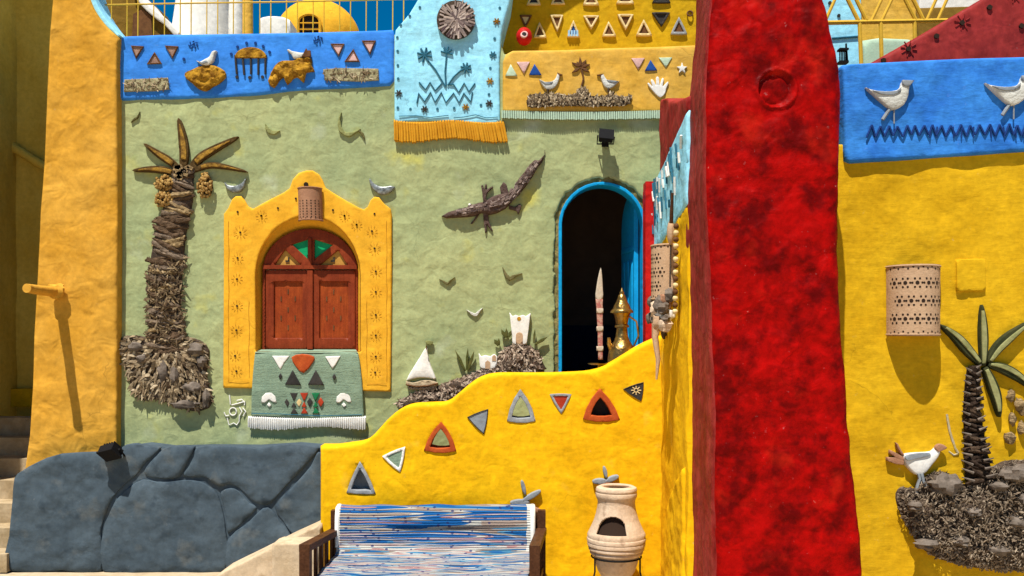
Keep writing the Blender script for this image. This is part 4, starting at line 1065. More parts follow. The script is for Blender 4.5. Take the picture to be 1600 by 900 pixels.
for pts, w in (([(285, 262), (287, 238), (284, 212), (278, 184)], 7.5), ([(277, 262), (262, 250), (245, 239), (224, 224)], 6.3), ([(278, 272), (258, 266), (235, 264), (206, 266)], 5.8),
               ([(298, 262), (312, 246), (335, 232), (372, 213)], 6.8), ([(300, 266), (325, 258), (350, 260), (386, 268)], 4.8)):
    frond(pal, pts, w, 9.955, m_frond, m_frond_dark)
hb = MB()
for k in range(16): hb.box(W(288 + tr.uniform(-13, 13), 268 + tr.uniform(-8, 10), 9.940), (.03, .025, .018), Matrix.Rotation(tr.uniform(-.6, .6), 3, 'Y'))
hb.build("crown_heart", m_barks[2], pal, False)
for cx_, cy_, rx, ry in ((257, 286, 15, 11), (256, 311, 14, 12), (320, 290, 11, 19)):
    q = MB(); fm = pl("date_clump", arc(cx_, cy_, rx, ry, 0, 348, 14), 9.960, .04, m_frond_dark, pal, r=.01, s=.03)
    for k in range(60):
        a = tr.uniform(0, 6.28); r_ = math.sqrt(tr.uniform(0, 1)) * 1.05; q.ball(W(cx_ + rx * r_ * math.cos(a), cy_ + ry * r_ * math.sin(a), 9.957 - .05 * (1 - r_ * r_ * .8)), (.016, .014, .018), 6, 5)
    tag(q.build("dates", m_fruit, fm), kind="stuff")
rocks = cr([(186, 530), (205, 524), (228, 527), (240, 535), (270, 540), (295, 530), (312, 532), (326, 548), (322, 580), (324, 600), (331, 620), (325, 638), (300, 643), (278, 636), (255, 628), (235, 624), (220, 626), (205, 612), (200, 590), (192, 565)], 2)
rb = pl("rock_base", rocks, 9.965, .08, m_straw_d, pal, r=.03, s=.03, amp=.025, freq=9, bulge=.012)
def rang(x, y): return math.atan2(-(y - 535), (x - 262)) + tr.gauss(0, .4)
tag(chips(MB(), rocks, 9.965, 620, (.025, .065), (.009, .02), tr, .045, ang=rang).build("bark_chips", m_straw, rb, False), kind="stuff")
for x, y, rx, ry in ((255, 580, 9, 17), (273, 585, 8, 14), (212, 542, 12, 8), (305, 545, 14, 10), (290, 632, 22, 7), (300, 605, 16, 8), (222, 560, 10, 7), (315, 565, 8, 9), (322, 622, 6, 14)):
    MB().ball(W(x, y, 9.930), (rx * .0062, .045, ry * .0062), 10, 7, .5, x).build("rock", m_rockgrey, rb)

# ------------------------------------------------------------------ crocodile relief
ck = thing("crocodile_relief", W(770, 355, 9.975), "dark scaly crocodile relief climbing across the green wall", "crocodile relief")
ZC = lambda pts: zz(pts, 6.43, 680, 230)
body = ZC([(62, 690), (130, 650), (230, 620), (320, 600), (345, 560), (375, 575), (440, 555), (500, 545), (560, 500), (640, 470), (720, 455), (780, 440), (800, 370), (850, 300), (910, 230), (950, 170), (1000, 125), (1040, 130), (1100, 70), (1098, 20), (1108, 60), (1075, 150), (1030, 200), (985, 280), (920, 380), (860, 450), (800, 510), (750, 570), (700, 620), (620, 660), (540, 680), (460, 660), (400, 690), (330, 700), (220, 705), (110, 712)])
bo = pl("body", body, 9.965, .06, m_crocb, ck, r=.02, s=.02, amp=.014, freq=25, bulge=.035, bR=.06)
sc_ = MB(); cq = random.Random(6); spine = [(70, 695), (200, 665), (330, 640), (450, 605), (560, 590), (660, 560), (750, 510), (830, 420), (900, 320), (970, 220), (1040, 150)]
wd = [12, 26, 38, 42, 70, 75, 60, 48, 46, 38, 20]
for k in range(170):
    t = cq.uniform(1.2, 9.8); i = int(t); f_ = t - i; cx_ = spine[i][0] + (spine[i + 1][0] - spine[i][0]) * f_; cy_ = spine[i][1] + (spine[i + 1][1] - spine[i][1]) * f_; w_ = (wd[i] + (wd[i + 1] - wd[i]) * f_) * .8
    dx_, dy_ = spine[i + 1][0] - spine[i][0], spine[i + 1][1] - spine[i][1]; q_ = math.hypot(dx_, dy_); o_ = cq.uniform(-1, 1)
    X_, Y_ = ZC([(cx_ - dy_ / q_ * o_ * w_, cy_ + dx_ / q_ * o_ * w_)])[0]
    c = W(X_, Y_, 9.930 + .022 * o_ * o_); sz = cq.uniform(.009, .018); a = math.atan2(-dy_, dx_)
    sc_.box(c, (sz * 1.4, .008, sz * .8), Matrix.Rotation(-a + cq.uniform(-.3, .3), 3, 'Y') @ Matrix.Rotation(cq.uniform(-.5, .5), 3, 'X'))
tag(sc_.build("scales", m_croc, bo, False), kind="stuff")
for lg in (([(490, 560), (475, 500), (472, 440), (460, 385), (480, 378), (492, 420), (500, 372), (518, 372), (515, 425), (575, 390), (582, 402), (525, 455), (510, 500), (520, 560)]),
           ([(660, 470), (650, 400), (685, 350), (715, 370), (735, 440), (750, 470)]),
           ([(480, 650), (485, 720), (492, 780), (500, 860), (515, 855), (520, 780), (570, 845), (580, 840), (540, 750), (530, 650)]),
           ([(740, 580), (800, 600), (840, 570), (865, 580), (860, 620), (835, 675), (815, 640), (740, 620)]),
           ([(420, 670), (385, 730), (355, 765), (370, 772), (410, 720), (440, 675)])):
    pl("leg", ZC(lg), 9.970, .05, m_crocb, ck, r=.008, s=.02, amp=.006, freq=30)
MB().ball(W(*ZC([(345, 578)])[0], 9.950), (.014, .012, .014), 8, 6).build("eye", m_white, ck)

# ------------------------------------------------------------------ silver crescents, small birds and painted signature
for pts, lab in (([(350, 284), (353, 293), (361, 300), (373, 300), (381, 292), (384, 278), (378, 285), (370, 289), (362, 290), (355, 288)], "silvery crescent moon relief above the left shoulder of the window surround, by the palm"),
                 ([(577, 278), (578, 288), (584, 297), (594, 304), (607, 302), (617, 293), (611, 290), (603, 291), (594, 291), (584, 286)], "silvery crescent moon relief above the right shoulder of the window surround")):
    tag(pl("crescent_relief", cr(pts, 3), 9.965, .06, m_silver, None, r=.010, s=.015, bulge=.01), lab, "crescent", "crescent moons over the window")
def vbird(pts, w, mat, lab, D=9.982, thick=.008):
    """flying or swimming bird as a hand-cut clay piece: a bent bar, fattest in the middle"""
    c = cr(pts, 4, False); L_, R_ = [], []; n = len(c)
    for i, (x, y) in enumerate(c):
        a = c[max(0, i - 1)]; b = c[min(n - 1, i + 1)]; dx_, dy_ = b[0] - a[0], b[1] - a[1]; q_ = math.hypot(dx_, dy_) or 1; t = i / (n - 1)
        ww = w * .8 * (.12 + .88 * math.sin(math.pi * t) ** 1.3) * (1 + .18 * math.sin(i * 2.1 + x))
        L_.append((x - dy_ / q_ * ww, y + dx_ / q_ * ww)); R_.append((x + dy_ / q_ * ww, y - dx_ / q_ * ww))
    return tag(pl("bird_relief", L_ + R_[::-1], D - thick, .05, mat, None, r=.006, s=.012, amp=.004, freq=30), lab, "bird")
m_olive = M("olive_clay", (.10, .09, .03), (.16, .14, .06), sc=12, bump=.3)
m_palegreen = M("pale_green_clay", (.30, .31, .12), (.18, .19, .07), sc=12, bump=.3)
vbird([(686, 436), (692, 439), (699, 443), (704, 438), (711, 433)], 2.2, m_olive, "small dark flying bird relief in a flat V above the sailing boat")
vbird([(785, 417), (790, 428), (796, 435), (804, 431), (816, 427)], 4.0, m_olive, "larger dark flying bird relief left of the blue-rimmed doorway")
vbird([(729, 484), (736, 489), (743, 492), (748, 487), (754, 481)], 3.0, m_chalk, "small white flying bird relief between boat and white tower")
vbird([(414, 193), (418, 202), (426, 207), (437, 204)], 4.2, m_palegreen, "little green duck relief above the left of the window")
vbird([(533, 175), (530, 187), (532, 202), (543, 210), (555, 206), (563, 201)], 4.0, m_palegreen, "green long-necked bird relief above the right of the window")
vbird([(559, 203), (566, 209), (570, 219)], 2.6, m_olive, "small dark bird relief next to the green long-necked bird")
vbird([(204, 191), (209, 186), (214, 183), (218, 174)], 2.0, m_olive, "tiny dark bird relief at the top left corner of the green wall")
sg = MB()
for p in ([(358.5, 617), (359.5, 625), (360, 632)], [(362, 633), (370, 631), (377, 629), (383, 627), (382, 633)], [(370, 626), (378, 624), (382, 629)], [(350, 644), (353, 650), (358, 649)],
          [(364 + 5.5 * math.cos(t * .52), 643 + 6 * math.sin(t * .52)) for t in range(13)], [(374, 636), (378, 643), (374, 650)], [(379, 637), (384, 643), (380, 650)], [(355, 653), (358, 664), (365, 661), (370, 664), (374, 658), (374, 650)]):
    sg.tube([W(x, y, 9.992) for x, y in p], .0065, 6)
tag(sg.build("painted_signature", m_white), "white scribbled painted signature on the green wall beside the hanging rug", "signature")

# ------------------------------------------------------------------ hanging green rug under the window
rg_ = thing("hanging_rug", W(480, 672, 9.925), "sage green rug with white fringe and geometric motifs hanging from the window sill", "rug")
DR = 9.938
cloth = [(398, 551), (430, 549), (480, 550), (530, 549), (559, 551), (562, 565), (565, 590), (567, 620), (568, 653), (540, 652), (500, 655), (460, 653), (420, 651), (391, 650), (392, 620), (394, 590), (396, 570)]
def rugh(a, b): return .005 * math.sin(a * 9 + b * 2) + .004 * math.sin(b * 13) - .024 * min(1, max(0, (1.76 - b) / .18)) - .02 * max(0, (b - 2.13)) / .1
pl("cloth", cloth, DR, .06, m_sage, rg_, r=.012, s=.025, amp=.004, freq=7, hf=rugh)
vis = MB(); v_ = [W(398, 551, DR + .0), W(559, 551, DR), W(556, 546, 10.05), W(402, 546, 10.05)]; vis.add(v_, [(0, 1, 2, 3)]); vis.build("sill_fold", m_sage, rg_, False)
fg = MB(); x = 389; fr_ = random.Random(14)
while x < 571:
    y0 = 652 + 1.5 * math.sin(x * .03); y1 = 669 + 2.5 * math.sin(x * .045 + 1) + fr_.uniform(-1, 1)
    fg.tube([W(x, y0, DR + .035), W(x, y0 + 2, DR + .014), W(x - .3, (y0 + y1) / 2, DR + .014), W(x - .5, y1, DR + .025)], [.008, .011, .0115, .008], 7); x += 3.3
tag(fg.build("fringe", m_white, rg_), kind="stuff")
pl("fringe_backing", [(389, 651), (571, 654), (571, 667), (389, 667)], DR + .045, .03, m_white, rg_, r=.005, s=.05)
DQ = DR - .016
def mot(pts, mm, rr_=.006, nm="motif"): return pl(nm, pts, DQ + .022 * min(1, max(0, (sum(p[1] for p in pts) / len(pts) - 606) / 20)), .05, mm, rg_, r=rr_, s=.025)
mot([(425, 556), (452, 556), (443, 568), (438, 578)], m_white); mot([(508, 557), (532, 556), (524, 570), (519, 576)], m_white)
mot(cr([(455, 558), (472, 553), (490, 557), (489, 566), (474, 583), (462, 573)], 2), m_fr_red, .012)
for cx_ in (457, 493): mot([(cx_, 578), (cx_ + 13, 602), (cx_ - 12, 601)], m_blacktile)
for cx_, cy_ in ((438, 588), (522, 589)): mot([(cx_, cy_ - 5), (cx_ + 3, cy_), (cx_, cy_ + 5), (cx_ - 3, cy_)], m_blacktile, .002)
for cx_ in (420, 537): mot([(cx_ - 12, 629), (cx_ - 11, 620), (cx_ - 5, 614), (cx_ + 4, 613), (cx_ + 10, 619), (cx_ + 12, 629), (cx_ + 6, 628), (cx_, 624), (cx_ - 6, 629)], m_white); mot([(cx_ - 3, 632), (cx_, 629), (cx_ + 4, 633), (cx_, 636)], m_white, .002)
for cx_, mm in ((459, m_blacktile), (475, m_redtile), (493, m_greentile)):
    mot([(cx_ - 6, 614), (cx_ + 6, 614), (cx_, 627)], mm, .002); mot([(cx_, 627.5), (cx_ + 4, 636), (cx_ - 4, 636)], mm, .002); mot([(cx_, 637), (cx_ + 6, 646), (cx_ - 5, 646)], mm, .002)
for cx_, mm in ((449, m_blacktile), (467, m_fr_cream), (484, m_blacktile), (501, m_redtile)): mot([(cx_, 621), (cx_ + 4.5, 628), (cx_, 636), (cx_ - 4.5, 628)], mm, .002)
ln = MB(); stroke_px(ln, [(393, 646), (440, 647), (500, 650), (565, 648)], DR + .012, .004); ln.build("woven_line", m_teal, rg_)

# ------------------------------------------------------------------ island relief with boat, white houses and plants
ir = thing("island_relief", W(740, 640, 9.965), "chip-covered island relief with white tower, little white house and leaf plants above the stair wall", "island relief")
rr = random.Random(41)
land = cr([(618, 632), (632, 622), (650, 612), (672, 606), (690, 600), (712, 592), (728, 588), (748, 578), (762, 570), (776, 560), (790, 542), (812, 537), (832, 542), (846, 560), (850, 580), (830, 592), (780, 596), (740, 606), (700, 634), (650, 640)], 2)
lb = pl("land", land, 9.970, .06, m_straw_d, ir, r=.03, s=.03, amp=.035, freq=10, bulge=.04)
tag(chips(MB(), land, 9.960, 800, (.016, .042), (.006, .014), rr, .045).build("straw_chips", M("pale_straw", (.3, .22, .16), bump=.5, fine=60, island=[(.12, .075, .055), (.42, .33, .24), (.26, .18, .13), (.50, .40, .30), (.18, .12, .09)]), lb, False), kind="stuff")
twc = pl("white_tower", [(796, 488), (801, 494), (806, 492), (811, 494), (817, 492), (822, 494), (829, 489), (826, 515), (823, 538), (801, 538), (799, 515)], 9.950, .07, m_white, ir, r=.006, s=.03)
disc_px(q := MB(), 811, 498, 9.947, 3.2, .01, 10); q.build("round_window", m_rockgold, twc)
pl("tower_door", [(806, 537), (806, 524)] + arc(811.5, 524, 5.5, 5, 180, 0, 6)[1:-1] + [(817, 524), (817, 537)], 9.947, .01, m_clay, twc, r=.002, s=.03)
hs = pl("white_house", [(748, 552), (752, 557), (758, 555), (766, 557), (772, 553), (777, 557), (776, 574), (765, 577), (750, 575)], 9.940, .07, m_white, ir, r=.006, s=.03)
for cx_, y0, y1, w_ in ((762, 566, 576, 4), (772, 557, 564, 3)): pl("opening", [(cx_ - w_, y1), (cx_ - w_, y0), (cx_, y0 - 3), (cx_ + w_, y0), (cx_ + w_, y1)], 9.936, .01, m_clay, hs, r=0, s=.03)
def blade(p0, p1, w, D, mat, parent):
    dx_, dy_ = p1[0] - p0[0], p1[1] - p0[1]; q_ = math.hypot(dx_, dy_); nx_, ny_ = -dy_ / q_ * w, dx_ / q_ * w; m_ = (p0[0] + dx_ * .55, p0[1] + dy_ * .55)
    return pl("plant_leaf", [(p0[0] - nx_ * .5, p0[1] - ny_ * .5), (m_[0] - nx_, m_[1] - ny_), p1, (m_[0] + nx_, m_[1] + ny_), (p0[0] + nx_ * .5, p0[1] + ny_ * .5)], D, .03, mat, parent, r=.004, s=.03)
m_darkleaf = M("dark_leaf", (.06, .07, .018), (.11, .1, .03), sc=14, bump=.3)
for p0, p1, w in (((727, 580), (711, 547), 2.6), ((729, 578), (731, 543), 2.4), ((731, 579), (741, 548), 2.8), ((779, 540), (772, 530), 3.5), ((780, 540), (779, 528), 2.2), ((790, 528), (783, 514), 3), ((792, 528), (791, 512), 2.6), ((795, 527), (799, 516), 3), ((834, 536), (836, 513), 1.8), ((836, 538), (856, 526), 2.8)):
    blade(p0, p1, w, 9.940, m_darkleaf, ir)
bt_ = thing("sailing_boat_relief", W(657, 606, 9.9), "white-sailed boat relief with striped hull left of the island relief", "boat relief")
sail = cr([(666, 542), (668, 552), (673, 572), (681, 592), (672, 591), (656, 590), (645, 592), (635, 594), (644, 577), (656, 558)], 2)
pl("sail", sail, 9.950, .05, m_white, bt_, r=.01, s=.02, bulge=.012)
pl("hull", cr([(634, 596), (645, 598), (657, 595), (670, 594), (684, 598), (680, 606), (665, 609), (648, 609), (638, 606)], 2), 9.945, .06, m_straw, bt_, r=.012, s=.02, amp=.012, freq=25)
q = MB(); stroke_px(q, [(634, 601), (650, 604), (668, 603), (684, 599)], 9.938, .008); stroke_px(q, [(666, 540), (666, 546)], 9.9, .006); q.build("hull_band", m_brownfill, bt_)
pl("pennant", [(664, 533), (670, 532), (677, 534), (675, 539), (666, 538)], 9.955, .03, m_palegreen, bt_, r=.004, s=.02)
q = MB()
for k in range(9): ring(q, W(640 + k * 4.8, 606 + (k % 2), 9.935), .011, .004, 10)
q.build("shell_rings", m_straw_d, bt_)

# ------------------------------------------------------------------ black floodlights
def flood(P, tilt, label, s=1.):
    t = thing("floodlight", P, label, "floodlight", "black floodlights"); R = Matrix.Rotation(-.25 if tilt > 0 else .1, 3, 'Y') @ Matrix.Rotation(-.35 if tilt > 0 else 0, 3, 'Z') @ Matrix.Rotation(tilt, 3, 'X')
    P = Vector(P)
    MB().box(P, (.072 * s, .03 * s, .055 * s), R).build("housing", m_iron, t)
    MB().box(P + R @ Vector((0, -.036 * s, 0)), (.078 * s, .007 * s, .061 * s), R).build("bezel", m_iron, t)
    q = MB()
    for k in range(5): q.box(P + R @ Vector((-.05 * s + .025 * s * k, .04 * s, 0)), (.004 * s, .014 * s, .045 * s), R)
    q.build("cooling_fins", m_iron, t)
    q = MB(); q.tube([P + R @ Vector((-.085 * s, 0, 0)), P + Vector((-.085 * s, .09 * s, -.06 * s)), P + Vector((.085 * s, .09 * s, -.06 * s)), P + R @ Vector((.085 * s, 0, 0))], .008 * s, 8); q.box(P + Vector((0, .1 * s, -.05 * s)), (.035 * s, .02 * s, .035 * s)); q.build("bracket", m_iron, t)
    return t
flood(W(947, 213, 9.86), -.5, "black floodlight on the green wall above the doorway")
f2 = flood(W(173, 705, 9.42), .75, "black floodlight on top of the grey plinth by the buttress", 1.25)

# wooden peg in the buttress
pg = thing("wooden_peg", W(88, 455, 9.8), "yellow painted wooden peg sticking out of the ochre buttress", "peg")
a_ = W(88, 456, 9.82); MB().tube([a_ + Vector((0, .1, 0)), a_ + Vector((-.02, -.25, .0)), a_ + Vector((-.04, -.52, .01))], [.055, .05, .045], 14).build("peg_shaft", m_orange, pg)
MB().ball(a_ + Vector((0, -.01, 0)), (.09, .05, .08), 12, 8, .5, 3).build("plaster_collar", m_orange, pg)
# ------------------------------------------------------------------ bench with rag rug
bn = thing("bench", (-.75, -1.6, 0), "dark wooden bench with slatted arms against the yellow stair wall", "bench")
def arm(xf, xr, zf, zr):
    yf, yr = 7.9 - 10, 8.88 - 10
    MB().box((xf, yf, zf / 2), (.042, .045, zf / 2)).build("leg", m_wood, bn, sharp=30)
    MB().box((xr, yr, .36), (.035, .04, .36)).build("leg", m_wood, bn, sharp=30)
    a = Vector((xf, yf - .04, zf - .02)); b = Vector((xr, yr, zr)); d = (b - a); R = d.to_track_quat('Y', 'Z').to_matrix()
    MB().box((a + b) / 2, (.045, d.length / 2, .028), R).build("arm_rest", m_wood, bn, sharp=30)
    for k in range(5):
        t = (k + .9) / 5.6; p = a + d * t
        MB().box((p.x, p.y, (p.z + .2) / 2), (.012, .03, (p.z - .2) / 2)).build("arm_slat", m_wood, bn, sharp=30)
    MB().box(((xf + xr) / 2, (yf + yr) / 2, .2), (.02, .46, .03), R).build("side_rail", m_wood, bn, sharp=30)
arm(-1.70, -1.635, .61, .52); arm(.185, .275, .60, .53)
MB().box((-.75, -2.08, .24), (.92, .02, .06)).build("front_rail", m_wood, bn)
MB().box((-.68, -1.13, .48), (.93, .02, .22)).build("backrest", m_wood, bn)
for k in range(6): MB().box((-.75, -2.0 + .17 * k, .27), (.92, .07, .012)).build("seat_slat", m_wood, bn)
# rug: one sheet folded over backrest and seat
rug = thing("rag_rug", (-.73, -1.6, .3), "blue, pink and white striped rag rug draped over the bench back and seat", "rug")
prof = [(-1.03, .45), (-1.03, .62), (-1.05, .715), (-1.10, .755), (-1.16, .745), (-1.19, .68), (-1.205, .60), (-1.215, .50), (-1.235, .41), (-1.275, .355), (-1.36, .335), (-1.5, .33), (-1.7, .33), (-1.9, .325), (-2.06, .32), (-2.12, .30), (-2.135, .2), (-2.135, .08)]
pc = cr(prof, 9, False); NU = 70; v = []; f = []; uv = []
dist = [0]
for a, b in zip(pc, pc[1:]): dist.append(dist[-1] + math.hypot(b[0] - a[0], b[1] - a[1]))
for j, (yy, z) in enumerate(pc):
    s_ = dist[j] / dist[-1]
    for i in range(NU + 1):
        u = i / NU; xl = -1.60 - .03 * max(0, min(1, (-yy - 1.2) / .8)); xr_ = .205 - .07 * max(0, min(1, (-yy - 1.2) / .8))
        x = xl + (xr_ - xl) * u + .012 * noise.noise(Vector((u * 3, s_ * 25, 9)))
        n_ = .016 * noise.noise(Vector((x * 4, s_ * 14, 3)))
        sag = -.018 * math.sin(math.pi * u) if .3 < s_ < .5 else 0
        a = pc[max(0, j - 1)]; b = pc[min(len(pc) - 1, j + 1)]; ty, tz = b[0] - a[0], b[1] - a[1]; q_ = math.hypot(ty, tz) or 1
        v.append((x, yy + (tz / q_) * (n_ + sag), z - (ty / q_) * (n_ + sag))); uv.append((u, dist[j]))
for j in range(len(pc) - 1):
    for i in range(NU): f.append((j * (NU + 1) + i, j * (NU + 1) + i + 1, (j + 1) * (NU + 1) + i + 1, (j + 1) * (NU + 1) + i))
def rug_material():
    m = bpy.data.materials.new("rag_rug_weave"); m.use_nodes = True; nt = m.node_tree; N = nt.nodes; L = nt.links; bs = N["Principled BSDF"]; bs.inputs["Roughness"].default_value = .95; bs.inputs["Specular IOR Level"].default_value = .1
    u_ = N.new("ShaderNodeUVMap"); sp_ = N.new("ShaderNodeSeparateXYZ"); L.new(u_.outputs[0], sp_.inputs[0])
    def math_(op, a, b=None):
        n = N.new("ShaderNodeMath"); n.operation = op
        for i, q in enumerate((a, b)):
            if q is None: continue
            if isinstance(q, (int, float)): n.inputs[i].default_value = q
            else: L.new(q, n.inputs[i])
        return n.outputs[0]
    def vec(sx, sy, off=0.):
        c = N.new("ShaderNodeCombineXYZ"); L.new(math_('MULTIPLY', sp_.outputs[0], sx), c.inputs[0]); L.new(math_('MULTIPLY', sp_.outputs[1], sy), c.inputs[1]); c.inputs[2].default_value = off; return c.outputs[0]
    def noi(v_, d=2.): n = N.new("ShaderNodeTexNoise"); n.inputs["Scale"].default_value = 1; n.inputs["Detail"].default_value = d; L.new(v_, n.inputs["Vector"]); return n.outputs["Fac"]
    def ramp(v_, stops, mode='CONSTANT'):
        n = N.new("ShaderNodeValToRGB"); n.color_ramp.interpolation = mode; cr_ = n.color_ramp
        while len(cr_.elements) < len(stops): cr_.elements.new(.5)
        for e, (p, c) in zip(cr_.elements, stops): e.position = p; e.color = (*c, 1)
        L.new(v_, n.inputs[0]); return n.outputs[0]
    def mix(f_, a, b):
        n = N.new("ShaderNodeMix"); n.data_type = 'RGBA'
        if isinstance(f_, (int, float)): n.inputs[0].default_value = f_
        else: L.new(f_, n.inputs[0])
        for q, k in ((a, 6), (b, 7)):
            if isinstance(q, tuple): n.inputs[k].default_value = (*q, 1)
            else: L.new(q, n.inputs[k])
        return n.outputs[2]
    blue, lblue, white, pink, brn, blk, red = (.008, .085, .26), (.08, .26, .42), (.50, .49, .44), (.40, .22, .21), (.25, .19, .155), (.03, .03, .05), (.30, .04, .05)
    dim = lambda c, k=.5: tuple(q * k for q in c)
    W1 = noi(vec(.8, 12), 1.2); W2 = noi(vec(2.0, 24, 4.), 1)
    back = ramp(W1, [(0, blk), (.30, brn), (.36, dim(white, .8)), (.385, blue), (.46, dim(lblue, .8)), (.475, brn), (.505, dim(white, .7)), (.525, blue), (.60, dim(pink, .85)), (.63, dim(white, .8)), (.66, blue)])
    seat = ramp(W2, [(0, blk), (.29, dim(blue, .9)), (.37, dim(lblue, .8)), (.415, dim(white, .85)), (.46, dim(pink, .8)), (.50, dim(white, .8)), (.535, dim(brn, .7)), (.56, dim(lblue, .6)), (.60, dim(blue, .9)), (.64, dim(white, .85)), (.70, red)])
    vm = N.new("ShaderNodeMapRange"); vm.inputs[1].default_value = .70; vm.inputs[2].default_value = .80; L.new(math_('ADD', sp_.outputs[1], math_('MULTIPLY', noi(vec(2, 12, 8.)), .1)), vm.inputs[0])
    col = mix(vm.outputs[0], back, seat)
    vo = N.new("ShaderNodeTexVoronoi"); vo.inputs["Scale"].default_value = 1; L.new(vec(24, 19), vo.inputs["Vector"]); kn = math_('LESS_THAN', vo.outputs["Distance"], .2)
    col = mix(math_('MULTIPLY', kn, .85), col, (.02, .03, .12))
    ed = math_('MAXIMUM', math_('LESS_THAN', sp_.outputs[0], .014), math_('GREATER_THAN', sp_.outputs[0], .962))
    top_only = math_('LESS_THAN', sp_.outputs[1], .80)
    col = mix(math_('MULTIPLY', ed, top_only), col, white)
    L.new(col, bs.inputs["Base Color"])
    wv_ = N.new("ShaderNodeTexWave"); wv_.bands_direction = 'Y'; wv_.inputs["Scale"].default_value = 14; wv_.inputs["Distortion"].default_value = 1.5; L.new(u_.outputs[0], wv_.inputs["Vector"])
    fz_ = noi(vec(160, 160), 3)
    b = N.new("ShaderNodeBump"); b.inputs["Strength"].default_value = .6; b.inputs["Distance"].default_value = .01; L.new(math_('ADD', wv_.outputs["Fac"], fz_), b.inputs["Height"]); L.new(b.outputs[0], bs.inputs["Normal"])
    return m
ro = obj("cloth", v, f, rug_material(), rug, True, 0)
ul = ro.data.uv_layers.new(name="UVMap")
for lp in ro.data.loops: ul.data[lp.index].uv = uv[lp.vertex_index]
sm = ro.modifiers.new("thickness", 'SOLIDIFY'); sm.thickness = .012; sm.offset = -1
for x in (-1.60, .19):      # rolled white selvedge at both ends of the back
    q = MB(); q.tube([(x, yy, z) for yy, z in [(-1.06, .5), (-1.06, .68), (-1.10, .752), (-1.165, .742), (-1.2, .67), (-1.22, .52), (-1.24, .40)]], [.02, .024, .026, .026, .025, .024, .016], 10); q.build("white_edge", m_white, rug)

# ------------------------------------------------------------------ clay stove pot on its iron stand
DPt = 8.70; pc0 = W(963, 760, DPt); k_ = DPt / FOC
pot = thing("clay_pot", W(963, 950, DPt), "cream clay stove pot with arched opening and ribbed belly beside the bench", "pot")
pp = [(22, 763), (27, 762.5), (29.5, 763.5), (30, 766), (29, 768), (30, 770), (30, 774), (28.5, 777), (27, 780), (26.5, 785), (27.5, 793), (29.5, 802), (32.5, 812), (36, 820), (39.5, 827), (42, 832)]
for i in range(5): y0 = 833 + i * 6.2; r0 = (42.8, 43.4, 42.8, 41.2, 38.8)[i]; pp += [(r0, y0), (r0 + .9, y0 + 2), (r0 + .8, y0 + 4), (r0 - .9, y0 + 5.4)]
pp += [(35, 866), (33, 870), (31, 878), (27, 889), (21, 899), (13, 907), (0, 911)]
pp2 = []
for a, b in zip(pp, pp[1:]):
    n_ = max(1, int(abs(b[1] - a[1]) / 1.1)); pp2 += [(a[0] + (b[0] - a[0]) * t / n_, a[1] + (b[1] - a[1]) * t / n_) for t in range(n_)]
pp2.append(pp[-1])
prof_ = [(r * k_ * .96, (760 - y) * k_) for r, y in pp2]
def arch(a, z):
    y = 760 - z / k_; x = math.cos(a) * 33; 
    if math.sin(a) > 0: return False
    x = x + 8.5    # opening sits left of the axis
    return (abs(x) < 18 and 818 < y < 831) or (y <= 818 and y > 803 and (x / 18) ** 2 + ((818 - y) / 15) ** 2 < 1)
po = lathe("body", prof_, pc0, m_potclay, pot, 200, skip=arch)
s2 = po.modifiers.new("wall", 'SOLIDIFY'); s2.thickness = .02; s2.offset = -1
lathe("lining", [(max(.001, (r - 4.5) * k_), (760 - y) * k_) for r, y in pp if 768 < y < 905], pc0, m_darkhole, pot, 40)  # near-black inner shell paints the dark inside the arched opening
lathe("lid", [(0, -.03), (.05, -.03), (.13, -.034), (.150, -.034), (.152, -.045)], (pc0.x, pc0.y, pc0.z), m_potclay, pot, 40)
MB().ball((pc0.x + .02, pc0.y - .01, pc0.z - .03), (.085, .07, .014), 18, 8).build("lid_patch", m_terra, pot)
sdn = thing("pot_stand", W(963, 930, DPt), "thin black iron stand holding the clay pot", "stand")
rgk = MB(); zc = CZ + (HOR - 869) * k_; R_ = 38.5 * k_
rgk.tube([(pc0.x + R_ * math.cos(t * math.pi / 20), pc0.y + R_ * math.sin(t * math.pi / 20), zc) for t in range(41)], .008, 8, False); rgk.build("ring", m_iron, sdn)
for a in (205, 335, 90):
    a = math.radians(a); MB().tube([(pc0.x + R_ * math.cos(a), pc0.y + R_ * math.sin(a), zc), (pc0.x + R_ * 1.0 * math.cos(a), pc0.y + R_ * math.sin(a), zc - .12), (pc0.x + R_ * 1.25 * math.cos(a), pc0.y + R_ * 1.2 * math.sin(a), -.0)], .008, 8).build("leg", m_iron, sdn)

# ------------------------------------------------------------------ grey clay sprigs on the stair wall
def leafp(p0, p1, w, D, mat, parent, th=.05):
    dx_, dy_ = p1[0] - p0[0], p1[1] - p0[1]; q_ = math.hypot(dx_, dy_); nx_, ny_ = -dy_ / q_ * w, dx_ / q_ * w; pt_ = lambda t, s: (p0[0] + dx_ * t + nx_ * s, p0[1] + dy_ * t + ny_ * s)
    return pl("leaf", cr([pt_(0, 0), pt_(.25, .8), pt_(.6, 1), pt_(.92, .6), pt_(1, 0), pt_(.92, -.6), pt_(.6, -1), pt_(.25, -.8)], 2), D, th, mat, parent, r=.008, s=.03)
s1 = thing("leaf_sprig", W(820, 800, DB), "grey clay leaf sprig relief on the yellow wall above the bench corner", "leaf sprig", "grey leaf sprigs")
for p0, p1, w, mm in (((821, 774), (815, 751), 3.2, m_greyclay), ((814, 785), (845, 767), 4.2, m_greyclay), ((828, 785), (797, 786), 4.6, m_greyclay), ((812, 788), (849, 801), 3.6, m_terra)): leafp(p0, p1, w, DB - .05, mm, s1, .06)  # the brown leaf stands in for the shadow below the grey leaves
